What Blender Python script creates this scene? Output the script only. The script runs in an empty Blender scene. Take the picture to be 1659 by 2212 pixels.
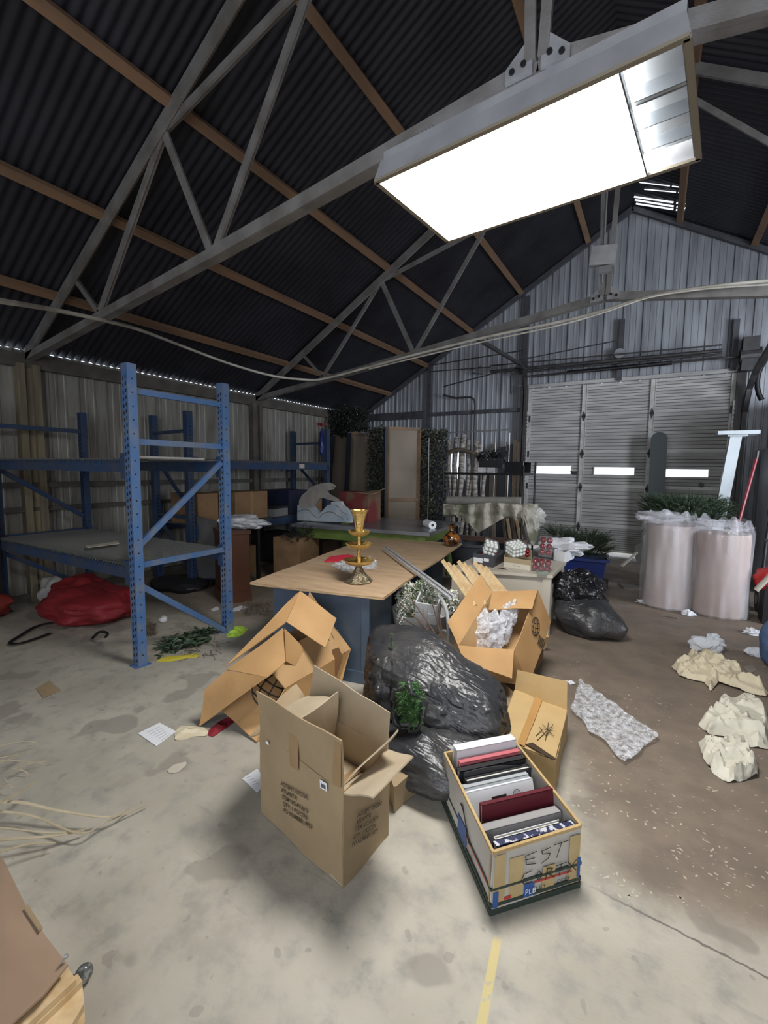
import bpy, bmesh, math, random
from math import sin, cos, pi, radians, sqrt
from mathutils import Vector, Matrix, noise, Euler
random.seed(7)
SC = bpy.context.scene
# ---------------------------------------------------------------- camera, world, exposure
FPX = 983.3; YAW, PITCH, ROLL = -0.53576, 0.09415, 0.01127; H = 1.55
def rx(t): return Matrix(((1,0,0),(0,cos(t),-sin(t)),(0,sin(t),cos(t))))
def rz3(t): return Matrix(((cos(t),-sin(t),0),(sin(t),cos(t),0),(0,0,1)))
W2C = rz3(ROLL) @ rx(PITCH) @ Matrix(((1,0,0),(0,0,-1),(0,1,0))) @ rz3(YAW)   # x right, y down, z ahead
cam = bpy.data.cameras.new('camera'); camo = bpy.data.objects.new('camera', cam); SC.collection.objects.link(camo)
cam.sensor_fit = 'VERTICAL'; cam.sensor_height = 24.0; cam.lens = 24.0*FPX/2212; cam.clip_start = 0.02; cam.clip_end = 200
c2w = (Matrix(((1,0,0),(0,-1,0),(0,0,-1))) @ W2C).transposed().to_4x4(); c2w.translation = Vector((0,0,H)); camo.matrix_world = c2w
SC.camera = camo
world = bpy.data.worlds.new('sky'); SC.world = world; world.use_nodes = True
world.node_tree.nodes['Background'].inputs[0].default_value = (0.80,0.90,1.0,1)
world.node_tree.nodes['Background'].inputs[1].default_value = 2.2
SC.view_settings.view_transform = 'Standard'; SC.view_settings.look = 'None'
SC.view_settings.exposure = 0.0; SC.view_settings.gamma = 1.0
def area(name, loc, target, sx, sy, power, col):
    l = bpy.data.lights.new(name,'AREA'); l.shape='RECTANGLE'; l.size=sx; l.size_y=sy; l.energy=power; l.color=col
    o = bpy.data.objects.new(name,l); SC.collection.objects.link(o); o.location=loc
    o.rotation_euler = (Vector(target)-Vector(loc)).to_track_quat('-Z','Y').to_euler(); return o
area('rear_fill', (0.5,-2.6,2.2), (-0.3,9.0,2.2), 6.0, 3.0, 190, (0.88,0.93,1.0))  # added cool fill lamp behind the camera; the rear wall is closed
area('side_fill', (4.4,5.0,2.2), (-0.4,9.3,2.0), 3.0, 2.4, 200, (0.84,0.90,1.0)).data.spread=radians(105)  # added fill lamp for the back wall and door; no opening on this side
LAMP = 48.0
# ---------------------------------------------------------------- projection helpers (a pixel of the photo cut with a real plane)
def ray(px,py): return W2C.transposed() @ Vector(((px-829.5)/FPX,(py-1106)/FPX,1))
def Fz(px,py,z=0.0):
    d=ray(px,py); return Vector((0,0,H))+d*((z-H)/d.z)
def Fy(px,py,y):
    d=ray(px,py); return Vector((0,0,H))+d*(y/d.y)
def Fx(px,py,x):
    d=ray(px,py); return Vector((0,0,H))+d*(x/d.x)
def V(*a): return Vector(a)
# ---------------------------------------------------------------- materials
MATS={}
def mat(name, c, r=0.6, m=0.0, c2=None, ns=6.0, nd=0.5, b=0.0, bs=60.0, st=(1,1,1), emit=0, alpha=1.0, trans=0, spec=None, edge=(0.35,0.65), det=6):
    if name in MATS: return MATS[name]
    M=bpy.data.materials.new(name); M.use_nodes=True; nt=M.node_tree; n=nt.nodes; L=nt.links
    p=n['Principled BSDF']; p.inputs['Base Color'].default_value=(*c,1); p.inputs['Roughness'].default_value=r; p.inputs['Metallic'].default_value=m
    if spec is not None: p.inputs['Specular IOR Level'].default_value=spec
    if trans: p.inputs['Transmission Weight'].default_value=trans
    if alpha<1: p.inputs['Alpha'].default_value=alpha
    if emit: p.inputs['Emission Color'].default_value=(*c,1); p.inputs['Emission Strength'].default_value=emit
    tc=n.new('ShaderNodeTexCoord'); mp=n.new('ShaderNodeMapping'); mp.inputs['Scale'].default_value=st; L.new(tc.outputs['Object'],mp.inputs['Vector'])
    if c2 is not None:
        t=n.new('ShaderNodeTexNoise'); t.inputs['Scale'].default_value=ns; t.inputs['Detail'].default_value=det; L.new(mp.outputs[0],t.inputs['Vector'])
        cr=n.new('ShaderNodeValToRGB'); cr.color_ramp.elements[0].position=edge[0]; cr.color_ramp.elements[1].position=edge[1]
        cr.color_ramp.elements[0].color=(*c,1); cr.color_ramp.elements[1].color=(*c2,1); L.new(t.outputs['Fac'],cr.inputs['Fac'])
        L.new(cr.outputs['Color'],p.inputs['Base Color'])
    if b:
        t=n.new('ShaderNodeTexNoise'); t.inputs['Scale'].default_value=bs; t.inputs['Detail'].default_value=4; L.new(mp.outputs[0],t.inputs['Vector'])
        bu=n.new('ShaderNodeBump'); bu.inputs['Strength'].default_value=b; bu.inputs['Distance'].default_value=0.02; L.new(t.outputs['Fac'],bu.inputs['Height']); L.new(bu.outputs[0],p.inputs['Normal'])
    MATS[name]=M; return M
def film(name, tint=(0.9,0.9,0.95), fac=0.35, rough=0.12, ns=14.0, st=(1,1,1)):
    """clear crinkled plastic: partly see-through, partly glossy"""
    if name in MATS: return MATS[name]
    M=bpy.data.materials.new(name); M.use_nodes=True; nt=M.node_tree; n=nt.nodes; L=nt.links
    p=n['Principled BSDF']; p.inputs['Base Color'].default_value=(*tint,1); p.inputs['Roughness'].default_value=rough
    tc=n.new('ShaderNodeTexCoord'); mp=n.new('ShaderNodeMapping'); mp.inputs['Scale'].default_value=st; L.new(tc.outputs['Object'],mp.inputs['Vector'])
    t=n.new('ShaderNodeTexNoise'); t.inputs['Scale'].default_value=ns; t.inputs['Detail'].default_value=5; L.new(mp.outputs[0],t.inputs['Vector'])
    bu=n.new('ShaderNodeBump'); bu.inputs['Strength'].default_value=0.9; bu.inputs['Distance'].default_value=0.03; L.new(t.outputs['Fac'],bu.inputs['Height']); L.new(bu.outputs[0],p.inputs['Normal'])
    cr=n.new('ShaderNodeMapRange'); cr.inputs[1].default_value=0.35; cr.inputs[2].default_value=0.7; cr.inputs[3].default_value=fac*0.5; cr.inputs[4].default_value=min(1,fac*1.6); L.new(t.outputs['Fac'],cr.inputs[0])
    L.new(cr.outputs[0],p.inputs['Alpha']); MATS[name]=M; return M
# ---------------------------------------------------------------- mesh builder
class MB:
    def __init__(s): s.v=[]; s.f=[]; s.mi=[]
    def add(s,vs,fs,mi=0):
        k=len(s.v); s.v+= [Vector(a) for a in vs]; s.f+=[tuple(i+k for i in f) for f in fs]; s.mi+=[mi]*len(fs); return s
    def box(s,c,d,rz=0.0,mi=0,R=None):
        R=R or Matrix.Rotation(rz,3,'Z'); c=Vector(c); x,y,z=d[0]/2,d[1]/2,d[2]/2
        vs=[c+R@Vector(q) for q in ((-x,-y,-z),(x,-y,-z),(x,y,-z),(-x,y,-z),(-x,-y,z),(x,-y,z),(x,y,z),(-x,y,z))]
        return s.add(vs,[(0,3,2,1),(4,5,6,7),(0,1,5,4),(1,2,6,5),(2,3,7,6),(3,0,4,7)],mi)
    def bar(s,p,q,w,h,mi=0,up=(0,0,1)):
        p=Vector(p); q=Vector(q); d=(q-p).normalized(); u=Vector(up)
        if abs(d.dot(u))>0.98: u=Vector((1,0,0)) if abs(d.x)<0.9 else Vector((0,1,0))
        a=d.cross(u).normalized()*w/2; b=a.cross(d).normalized()*h/2
        vs=[p-a-b,p+a-b,p+a+b,p-a+b,q-a-b,q+a-b,q+a+b,q-a+b]
        return s.add(vs,[(0,3,2,1),(4,5,6,7),(0,1,5,4),(1,2,6,5),(2,3,7,6),(3,0,4,7)],mi)
    def tube(s,pts,r,n=8,mi=0,cap=True):
        pts=[Vector(p) for p in pts]; N=len(pts); rs=r if isinstance(r,(list,tuple)) else [r]*N
        vs=[]; prev=None
        for i,p in enumerate(pts):
            t=(pts[min(i+1,N-1)]-pts[max(i-1,0)]); t=t.normalized() if t.length>1e-9 else Vector((0,0,1))
            if prev is None:
                u=Vector((0,0,1)) if abs(t.z)<0.9 else Vector((1,0,0)); a=t.cross(u).normalized()
            else:
                a=prev-t*prev.dot(t); a=a.normalized() if a.length>1e-6 else t.orthogonal().normalized()
            prev=a; b=t.cross(a)
            for k in range(n):
                an=2*pi*k/n; vs.append(p+(a*cos(an)+b*sin(an))*rs[i])
        fs=[(i*n+k,i*n+(k+1)%n,(i+1)*n+(k+1)%n,(i+1)*n+k) for i in range(N-1) for k in range(n)]
        if cap: fs+=[tuple(range(n-1,-1,-1)),tuple(range((N-1)*n,N*n))]
        return s.add(vs,fs,mi)
    def lathe(s,prof,c=(0,0,0),n=24,mi=0,wob=None,R=None):
        c=Vector(c); vs=[]; N=len(prof)
        for j,(r,z) in enumerate(prof):
            for k in range(n):
                a=2*pi*k/n; rr=r*(1+(wob(a,j) if wob else 0)); q=Vector((rr*cos(a),rr*sin(a),z)); vs.append(c+(R@q if R else q))
        fs=[(i*n+k,i*n+(k+1)%n,(i+1)*n+(k+1)%n,(i+1)*n+k) for i in range(N-1) for k in range(n)]
        if prof[0][0]>1e-4: fs.append(tuple(range(n-1,-1,-1)))
        if prof[-1][0]>1e-4: fs.append(tuple(range((N-1)*n,N*n)))
        return s.add(vs,fs,mi)
    def panel(s,pts,t=0.005,mi=0,nrm=None):
        pts=[Vector(p) for p in pts]; c=sum(pts,Vector())/len(pts); n=Vector()
        for i in range(len(pts)): n+= (pts[i]-c).cross(pts[(i+1)%len(pts)]-c)
        n=n.normalized()*t/2; k=len(pts)
        vs=[p+n for p in pts]+[p-n for p in pts]
        return s.add(vs,[tuple(range(k)),tuple(range(2*k-1,k-1,-1))]+[(i,i+k,(i+1)%k+k,(i+1)%k) for i in range(k)],mi)
    def grid(s,fn,nu,nv,mi=0,cu=False,cv=False):
        vs=[fn(i/nu,j/nv) for j in range(nv+1) for i in range(nu+1)]
        return s.add(vs,[(j*(nu+1)+i,j*(nu+1)+i+1,(j+1)*(nu+1)+i+1,(j+1)*(nu+1)+i) for j in range(nv) for i in range(nu)],mi)
    def wave_panel(s,a,b,c,d,t=0.004,amp=0.006,n=10,seed=0,mi=0):
        """slightly warped rectangular board with thickness: corners a,b,c,d"""
        a,b,c,d=map(Vector,(a,b,c,d)); nn=((b-a).cross(d-a)).normalized()
        def P(u,v,o):
            p=(a*(1-u)+b*u)*(1-v)+(d*(1-u)+c*u)*v
            return p+nn*(amp*(noise.noise(p*5+Vector((seed,0,0)))*1.6)+o)
        top=[P(i/n,j/n,t/2) for j in range(n+1) for i in range(n+1)]; bot=[P(i/n,j/n,-t/2) for j in range(n+1) for i in range(n+1)]
        K=(n+1)**2; q=lambda i,j:j*(n+1)+i
        fs=[(q(i,j),q(i+1,j),q(i+1,j+1),q(i,j+1)) for j in range(n) for i in range(n)]
        fs+=[tuple(K+k for k in reversed(f)) for f in fs]
        ring=[q(i,0) for i in range(n)]+[q(n,j) for j in range(n)]+[q(i,n) for i in range(n,0,-1)]+[q(0,j) for j in range(n,0,-1)]
        fs+=[(ring[i],ring[i]+K,ring[(i+1)%len(ring)]+K,ring[(i+1)%len(ring)]) for i in range(len(ring))]
        return s.add(top+bot,fs,mi)
    def ball(s,c,r,mi=0,n=12,m=8):
        R=r if isinstance(r,(tuple,list)) else (r,r,r); c=Vector(c)
        vs=[c+Vector((0,0,R[2]))]+[c+Vector((R[0]*sin(pi*j/m)*cos(2*pi*k/n),R[1]*sin(pi*j/m)*sin(2*pi*k/n),R[2]*cos(pi*j/m))) for j in range(1,m) for k in range(n)]+[c-Vector((0,0,R[2]))]
        fs=[(0,1+k,1+(k+1)%n) for k in range(n)]
        for j in range(m-2):
            fs+=[(1+j*n+k,1+(j+1)*n+k,1+(j+1)*n+(k+1)%n,1+j*n+(k+1)%n) for k in range(n)]
        L=len(vs)-1; b=1+(m-2)*n; fs+=[(L,b+(k+1)%n,b+k) for k in range(n)]
        return s.add(vs,fs,mi)
    def build(s,name,mats,parent=None,smooth=0,loc=None,recalc=True):
        root=parent
        while root is not None and root.parent is not None: root=root.parent
        if root is not None: o0=root.location.copy()
        elif loc is not None: o0=Vector(loc)
        else:
            mn=[min(v[i] for v in s.v) for i in range(3)]; mx=[max(v[i] for v in s.v) for i in range(3)]
            o0=Vector(((mn[0]+mx[0])/2,(mn[1]+mx[1])/2,mn[2]))
        me=bpy.data.meshes.new(name); me.from_pydata([tuple(v-o0) for v in s.v],[],s.f)
        if not isinstance(mats,(list,tuple)): mats=[mats]
        for q in mats: me.materials.append(q)
        me.polygons.foreach_set('material_index',s.mi)
        if recalc:
            bm=bmesh.new(); bm.from_mesh(me); bmesh.ops.recalc_face_normals(bm,faces=bm.faces); bm.to_mesh(me); bm.free()
        if smooth:
            me.polygons.foreach_set('use_smooth',[True]*len(me.polygons)); me.set_sharp_from_angle(angle=radians(smooth))
        me.update(); o=bpy.data.objects.new(name,me); SC.collection.objects.link(o)
        if parent is not None: o.parent=parent
        else: o.location=o0
        return o
def thing(name,label,cat,loc=(0,0,0),group=None):
    o=bpy.data.objects.new(name,None); SC.collection.objects.link(o); o.location=loc; o.empty_display_size=0.1
    o['label']=label; o['category']=cat
    if group: o['group']=group
    return o
def tag(o,label,cat,group=None,kind=None):
    o['label']=label; o['category']=cat
    if group: o['group']=group
    if kind: o['kind']=kind
    return o
def struct(o): o['kind']='structure'; return o
def dup(root,loc=None,rz=None,label=None,group=None):
    def cp(o,par):
        c=o.copy(); SC.collection.objects.link(c)
        if par: c.parent=par
        for ch in kids.get(o.name,[]): cp(ch,c)
        return c
    kids={}
    for o in list(SC.collection.objects):
        if o.parent: kids.setdefault(o.parent.name,[]).append(o)
    r=cp(root,None)
    if loc is not None: r.location=loc
    if rz is not None: r.rotation_euler=(0,0,rz)
    if label: r['label']=label
    if group: r['group']=group
    return r
def text_mesh(name,body,mats,parent,origin,xdir,ydir,size,off=0.0008,bold=0.0):
    """flat lettering laid on a face"""
    cu=bpy.data.curves.new('t','FONT'); cu.body=body; cu.size=size; cu.space_line=1.15; cu.offset=bold; cu.resolution_u=2
    to=bpy.data.objects.new('t',cu); SC.collection.objects.link(to); bpy.context.view_layer.update()
    dg=bpy.context.evaluated_depsgraph_get(); me=bpy.data.meshes.new_from_object(to.evaluated_get(dg))
    X=Vector(xdir).normalized(); Yv=Vector(ydir); Yv=(Yv-X*X.dot(Yv)).normalized(); N=X.cross(Yv)
    mb=MB(); mb.add([Vector(origin)+X*v.co.x+Yv*v.co.y+N*off for v in me.vertices],[tuple(p.vertices) for p in me.polygons])
    bpy.data.objects.remove(to); bpy.data.curves.remove(cu); bpy.data.meshes.remove(me)
    return mb.build(name,mats,parent,recalc=False)
def stroke(mb,pts,O,X,Yv,w,off=0.0012,mi=0):
    """pen strokes on a face: pts in face units"""
    X=Vector(X);Yv=Vector(Yv);N=X.cross(Yv).normalized()
    P=[Vector(O)+X*a+Yv*b+N*off for a,b in pts]
    for i in range(len(P)-1):
        d=(P[i+1]-P[i]); 
        if d.length<1e-6: continue
        d.normalize(); s=d.cross(N).normalized()*w/2; e=d*w*0.4
        mb.add([P[i]-s-e,P[i]+s-e,P[i+1]+s+e,P[i+1]-s+e],[(0,1,2,3)],mi)
# ---------------------------------------------------------------- shared materials
STEEL=mat('truss_steel',(0.30,0.29,0.28),0.55,0.3,(0.20,0.185,0.17),5,b=0.1)
DARKST=mat('dark_pipe_steel',(0.05,0.053,0.06),0.5,0.4,(0.09,0.08,0.075),8)
WOODP=mat('purlin_wood',(0.30,0.175,0.10),0.7,0,(0.19,0.115,0.07),4,st=(1,0.2,1),b=0.2)
ROOF=mat('roof_sheet',(0.050,0.050,0.062),0.5,0.35,(0.032,0.031,0.038),1.5)
LWALL=mat('left_wall_sheet',(0.33,0.32,0.29),0.5,0.25,(0.17,0.155,0.13),3.5,st=(1,2.5,0.35),b=0.1,edge=(0.4,0.7))
BWALL=mat('back_wall_sheet',(0.37,0.39,0.42),0.5,0.2,(0.21,0.215,0.235),3.5,st=(2.5,1,0.25),b=0.1,edge=(0.4,0.7))
BLUE=mat('rack_blue_paint',(0.075,0.165,0.36),0.45,0.1,(0.17,0.20,0.26),7,edge=(0.42,0.7),b=0.1)
DBLUE=mat('rack_dark_blue_paint',(0.02,0.055,0.14),0.5,0.1,(0.05,0.065,0.10),6)
BLACK=mat('black',(0.01,0.01,0.012),0.5)
ORANGE=mat('beam_orange',(0.45,0.08,0.02),0.5,0,(0.3,0.05,0.02),6)
DECKM=mat('dusty_wire',(0.17,0.17,0.165),0.5,0.3)
GALV=mat('galvanised_wire',(0.42,0.42,0.43),0.4,0.6)
YW=mat('column_yellow_wood',(0.27,0.225,0.14),0.7,0,(0.16,0.135,0.10),5,st=(3,3,0.3))
# ================================================================ SETTING
XL, XR, YB, YR = -6.15, 4.95, 9.30, -3.0
def zroof(x): return 2.83+0.588*(x-XL) if x<=-0.6 else 2.83+0.588*(-0.6-XL)-0.588*(x+0.6)
# floor
def floor_mat():
    M=bpy.data.materials.new('concrete_floor'); M.use_nodes=True; nt=M.node_tree; n=nt.nodes; L=nt.links; p=n['Principled BSDF']
    tc=n.new('ShaderNodeTexCoord')
    def nz(sc,det=6,rough=0.6,st=None):
        t=n.new('ShaderNodeTexNoise'); t.inputs['Scale'].default_value=sc; t.inputs['Detail'].default_value=det; t.inputs['Roughness'].default_value=rough
        src=tc.outputs['Object']
        if st:
            m=n.new('ShaderNodeMapping'); m.inputs['Scale'].default_value=st[:3]; m.inputs['Rotation'].default_value=(0,0,st[3]); L.new(src,m.inputs[0]); src=m.outputs[0]
        L.new(src,t.inputs['Vector']); return t.outputs['Fac']
    def mr(src,a,b,c=0,d=1):
        m=n.new('ShaderNodeMapRange'); m.inputs[1].default_value=a; m.inputs[2].default_value=b; m.inputs[3].default_value=c; m.inputs[4].default_value=d; m.interpolation_type='SMOOTHSTEP'; L.new(src,m.inputs[0]); return m.outputs[0]
    def mix(f,a,b,mode='MIX'):
        m=n.new('ShaderNodeMix'); m.data_type='RGBA'; m.blend_type=mode
        L.new(f,m.inputs[0]) if not isinstance(f,float) else setattr(m.inputs[0],'default_value',f)
        for i,q in ((6,a),(7,b)):
            if isinstance(q,tuple): m.inputs[i].default_value=(*q,1)
            else: L.new(q,m.inputs[i])
        return m.outputs[2]
    def math_(op,a,b):
        m=n.new('ShaderNodeMath'); m.operation=op
        for i,q in ((0,a),(1,b)):
            if isinstance(q,(int,float)): m.inputs[i].default_value=q
            else: L.new(q,m.inputs[i])
        return m.outputs[0]
    sep=n.new('ShaderNodeSeparateXYZ'); L.new(tc.outputs['Object'],sep.inputs[0])
    base=mix(mr(nz(1.3),0.35,0.65),(0.47,0.435,0.365),(0.375,0.345,0.285))
    base=mix(mr(nz(9,8),0.45,0.75),base,(0.30,0.285,0.25))
    # blotches
    base=mix(mr(nz(3.1,3,0.4),0.62,0.66,0,0.65),base,(0.25,0.225,0.19))
    base=mix(mr(nz(1.9,7,0.65),0.56,0.70,0,0.5),base,(0.27,0.245,0.21))
    base=mix(mr(nz(14,2,0.4),0.68,0.71,0,0.45),base,(0.22,0.205,0.18))
    # scuffs
    base=mix(mr(nz(5,8,0.7,(0.4,3,1,0.6)),0.60,0.72,0,0.4),base,(0.22,0.21,0.19))
    # old brown coating right/back
    wob=math_('MULTIPLY',math_('SUBTRACT',nz(2.0,6),0.5),0.5)
    ln=math_('ADD',math_('ADD',sep.outputs[1],math_('MULTIPLY',sep.outputs[0],0.10)),wob)       # y
    side=math_('ADD',math_('MULTIPLY',math_('ADD',sep.outputs[0],0.55),2.0),math_('MULTIPLY',math_('SUBTRACT',sep.outputs[1],2.6),0.8))
    k=math_('MULTIPLY',mr(ln,1.72,1.95),mr(math_('ADD',side,wob),0.0,0.8))
    far=mr(math_('ADD',sep.outputs[1],wob),2.7,3.6)
    k=math_('MAXIMUM',k,math_('MULTIPLY',far,0.85))
    brown=mix(mr(nz(4),0.3,0.7),(0.245,0.19,0.145),(0.175,0.14,0.11))
    base=mix(k,base,brown)
    # pale paint flecks on the coating
    fl=math_('MULTIPLY',mr(nz(26,3,0.5,(1.0,2.4,1,0.35)),0.66,0.69),mr(nz(1.4,2),0.42,0.6))
    fl=math_('MULTIPLY',fl,math_('MULTIPLY',k,mr(sep.outputs[1],5.5,3.5)))
    base=mix(fl,base,(0.50,0.45,0.36))
    # yellow painted stripe
    a=Fz(1074,2030); b=Fz(1040,2212); d=(b-a).normalized(); nn=V(-d.y,d.x,0)
    dist=math_('ADD',math_('ADD',math_('MULTIPLY',sep.outputs[0],nn.x),math_('MULTIPLY',sep.outputs[1],nn.y)),-(a.dot(nn)))
    al=math_('ADD',math_('ADD',math_('MULTIPLY',sep.outputs[0],d.x),math_('MULTIPLY',sep.outputs[1],d.y)),-(a.dot(d)))
    ab=n.new('ShaderNodeMath'); ab.operation='ABSOLUTE'; L.new(dist,ab.inputs[0])
    stp=math_('MULTIPLY',mr(ab.outputs[0],0.016,0.011),mr(al,-0.02,0.01))
    stp=math_('MULTIPLY',stp,mr(nz(22,3),0.72,0.62))
    base=mix(stp,base,(0.58,0.48,0.22))
    # crack / joint across
    jd=math_('ABSOLUTE',math_('ADD',math_('ADD',sep.outputs[1],math_('MULTIPLY',sep.outputs[0],0.10)),math_('ADD',-1.74,math_('MULTIPLY',math_('SUBTRACT',nz(30,2),0.5),0.02))),0)
    jk=math_('MULTIPLY',mr(jd,0.006,0.003),mr(sep.outputs[0],-0.2,0.1))
    base=mix(jk,base,(0.16,0.14,0.12))
    L.new(base,p.inputs['Base Color']); p.inputs['Roughness'].default_value=0.62
    L.new(mr(nz(3),0.3,0.7,0.45,0.75),p.inputs['Roughness'])
    bu=n.new('ShaderNodeBump'); bu.inputs['Strength'].default_value=0.15; bu.inputs['Distance'].default_value=0.01; L.new(nz(40,8),bu.inputs['Height']); L.new(bu.outputs[0],p.inputs['Normal'])
    return M
m=MB(); m.box((-0.5,5,-0.05),(14,18,0.1)); f=m.build('floor',floor_mat(),loc=(0,0,0)); struct(f)
# roof: corrugated sheets, crests running down the slope
m=MB(); amp=0.0095; pitch=0.085
ys=[]; y=YR
while y<YB+0.05: ys.append(y); y+=pitch/6
def roofrow(x,z,nx,nz): return [V(x-nx*amp*cos(2*pi*y/pitch),y,z+nz*amp*cos(2*pi*y/pitch)) for y in ys]
N=len(ys); nl=sqrt(1+0.588**2)
rows=[roofrow(XL-0.02,zroof(XL-0.02)+0.012,0.588/nl,1/nl),roofrow(-0.6,zroof(-0.6),0,1),roofrow(XR+0.02,zroof(XR+0.02)+0.012,-0.588/nl,1/nl)]
vs=[v for r in rows for v in r]; m.add(vs,[(j*N+i,j*N+i+1,(j+1)*N+i+1,(j+1)*N+i) for j in range(2) for i in range(N-1)])
struct(m.build('ceiling',ROOF,smooth=60,loc=(0,0,0),recalc=False))
# purlins
PX=[-5.33,-4.41,-3.42,-2.43,-1.28,0.1,1.1,2.1,3.1,4.1]
for i,x in enumerate(PX):
    z=zroof(x)-0.055; m=MB(); m.bar((x,-1.5,z),(x,YB-0.06,z),0.085,0.05,up=(0.5,0,-1) if x<0 else (-0.5,0,-1))
    o=struct(m.build('trim_%d'%(i+1),WOODP)); o['label']='long wooden purlin running under the dark corrugated roof'
# left wall (ribs run up)
def ribprof(L,per=0.30):
    """(t, depth) along a ribbed sheet"""
    out=[]; k=0
    while k*per<L:
        b=k*per
        for t,d in ((0,0),(0.012,0.022),(0.036,0.022),(0.05,0),(0.11,0),(0.117,0.006),(0.137,0.006),(0.144,0),(0.205,0),(0.212,0.006),(0.232,0.006),(0.239,0)):
            if b+t<L: out.append((b+t,d))
        k+=1
    out.append((L,0)); return out
m=MB(); pr=ribprof(YB-YR,0.33); vs=[]
for t,d in pr: vs+=[V(XL+d,YR+t,0),V(XL+d,YR+t,2.823)]
m.add(vs,[(2*i,2*i+2,2*i+3,2*i+1) for i in range(len(pr)-1)]); struct(m.build('wall_left',LWALL,loc=(0,0,0)))
# trims on the left wall: top plate, girts, sill, columns
LT=mat('left_trim_steel',(0.16,0.145,0.125),0.6,0.2,(0.10,0.09,0.08),5)
nt_=[len(PX)]
def trim(mb,mm,lab=None):
    nt_[0]+=1; o=struct(mb.build('trim_%d'%nt_[0],mm)); 
    if lab: o['label']=lab
    return o
for z,w,h,lab in ((2.70,0.07,0.15,'steel eave plate along the top of the left wall'),(1.325,0.06,0.06,'horizontal girt at mid height of the left wall'),(1.05,0.05,0.05,'lower thin girt on the left wall'),(0.04,0.06,0.08,'sill angle at the foot of the left wall')):
    m=MB(); m.bar((XL+0.06,YR,z),(XL+0.06,YB-0.1,z),w,h); trim(m,LT,lab)
for yy in (2.42,5.80):
    m=MB(); 
    for d in (-0.075,0.075): m.box((XL+0.08,yy+d,1.33),(0.10,0.07,2.66))
    m.box((XL+0.05,yy,1.33),(0.06,0.10,2.66)); trim(m,YW if yy<3 else LT,'pale worn wall column under the truss end')
# back wall with door opening
DX0,DX1,DZ=-2.23,1.02,3.14
m=MB(); pr=ribprof(XR-XL,0.305)
for i in range(len(pr)-1):
    (a,da),(b,db)=pr[i],pr[i+1]; xa,xb=XL+a,XL+b; zb=DZ if (xa>=DX0-0.02 and xb<=DX1+0.02) else 0
    m.add([V(xa,YB-da,zb),V(xb,YB-db,zb),V(xb,YB-db,zroof(xb)+0.0),V(xa,YB-da,zroof(xa)+0.0)],[(0,1,2,3)])
struct(m.build('wall_back',BWALL,loc=(0,0,0)))
RW=mat('rear_sheet',(0.22,0.22,0.22),0.7)
m=MB(); m.panel([V(XR,YR,0),V(XR,YB,0),V(XR,YB,2.84),V(XR,YR,2.84)],0.01); struct(m.build('wall_right',RW))
m=MB(); m.panel([V(XL,YR,0),V(XR,YR,0),V(XR,YR,2.83),V(-0.6,YR,6.1),V(XL,YR,2.83)],0.01); struct(m.build('wall_rear',RW))
# back wall framing
BT=mat('back_frame_steel',(0.11,0.115,0.13),0.55,0.3,(0.07,0.07,0.08),6)
def Bp(px,py,y=YB-0.08): return Fy(px,py,y)
for a,b,w,lab in (((929,780),(927,935),0.09,'grey steel column on the back wall left of the door'),((1344,690),(1338,822),0.09,'dark column standing over the middle of the door head'),((1590,690),(1585,800),0.08,'steel column over the right end of the door head'),((1137,640),(1135,830),0.07,'thin column above the left corner of the door')):
    p=Bp(*a); q=Bp(*b); x=(p.x+q.x)/2; zt=min(p.z,zroof(x)-0.05); m=MB(); m.bar((x,YB-0.07,q.z),(x,YB-0.07,zt),w,0.08); trim(m,BT,lab)
x0=Bp(929,900).x; z0=Bp(1030,890).z
m=MB(); m.bar((x0,YB-0.07,z0),(DX0-0.05,YB-0.07,z0),0.07,0.07); trim(m,BT,'horizontal girt between the column and the door jamb')
p=Bp(790,905); q=Bp(915,888); m=MB(); m.bar((p.x,YB-0.08,p.z+0.02),(q.x,YB-0.08,p.z+0.02),0.05,0.16); trim(m,BT,'wide grey board on the back wall beside the roof corner')
# rafter on the gable
m=MB(); m.bar((XL,YB-0.08,zroof(XL)-0.07),(-0.6,YB-0.08,zroof(-0.6)-0.07),0.06,0.08); m.bar((-0.6,YB-0.08,zroof(-0.6)-0.07),(XR,YB-0.08,zroof(XR)-0.07),0.06,0.08); trim(m,BT,'rafter following the gable of the back wall')
# ---------------------------------------------------------------- sectional garage door
DOORM=mat('door_skin',(0.56,0.55,0.53),0.5,0.15,(0.36,0.355,0.34),3.5,st=(0.5,1,3),b=0.06)
STILE=mat('door_stile',(0.60,0.59,0.56),0.5,0.15,(0.40,0.38,0.36),8)
door=bpy.data.objects.new('door_1',None); SC.collection.objects.link(door); door.location=((DX0+DX1)/2,YB,0); struct(door)
yd=YB-0.02
seams=[0.0,0.47,0.93,1.39,1.86,2.43,DZ] 
zs=[0.0,Bp(1300,1140,yd).z,Bp(1270,1053,yd).z,Bp(1300,980,yd).z,Bp(1300,898,yd).z,DZ]
wins=[((1158,1006),(1234,1024)),((1283,1009),(1371,1026)),((1432,1013),(1531,1031))]
WR=[]
for a,b in wins:
    p=Fy((a[0]+b[0])/2,(a[1]+b[1])/2,yd); pl=Fy(a[0],(a[1]+b[1])/2,yd).x; pr_=Fy(b[0],(a[1]+b[1])/2,yd).x
    h=Fy(a[0],a[1],yd).z-Fy(a[0],b[1],yd).z; WR.append((pl,pr_,p.z-h/2,p.z+h/2))
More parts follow.
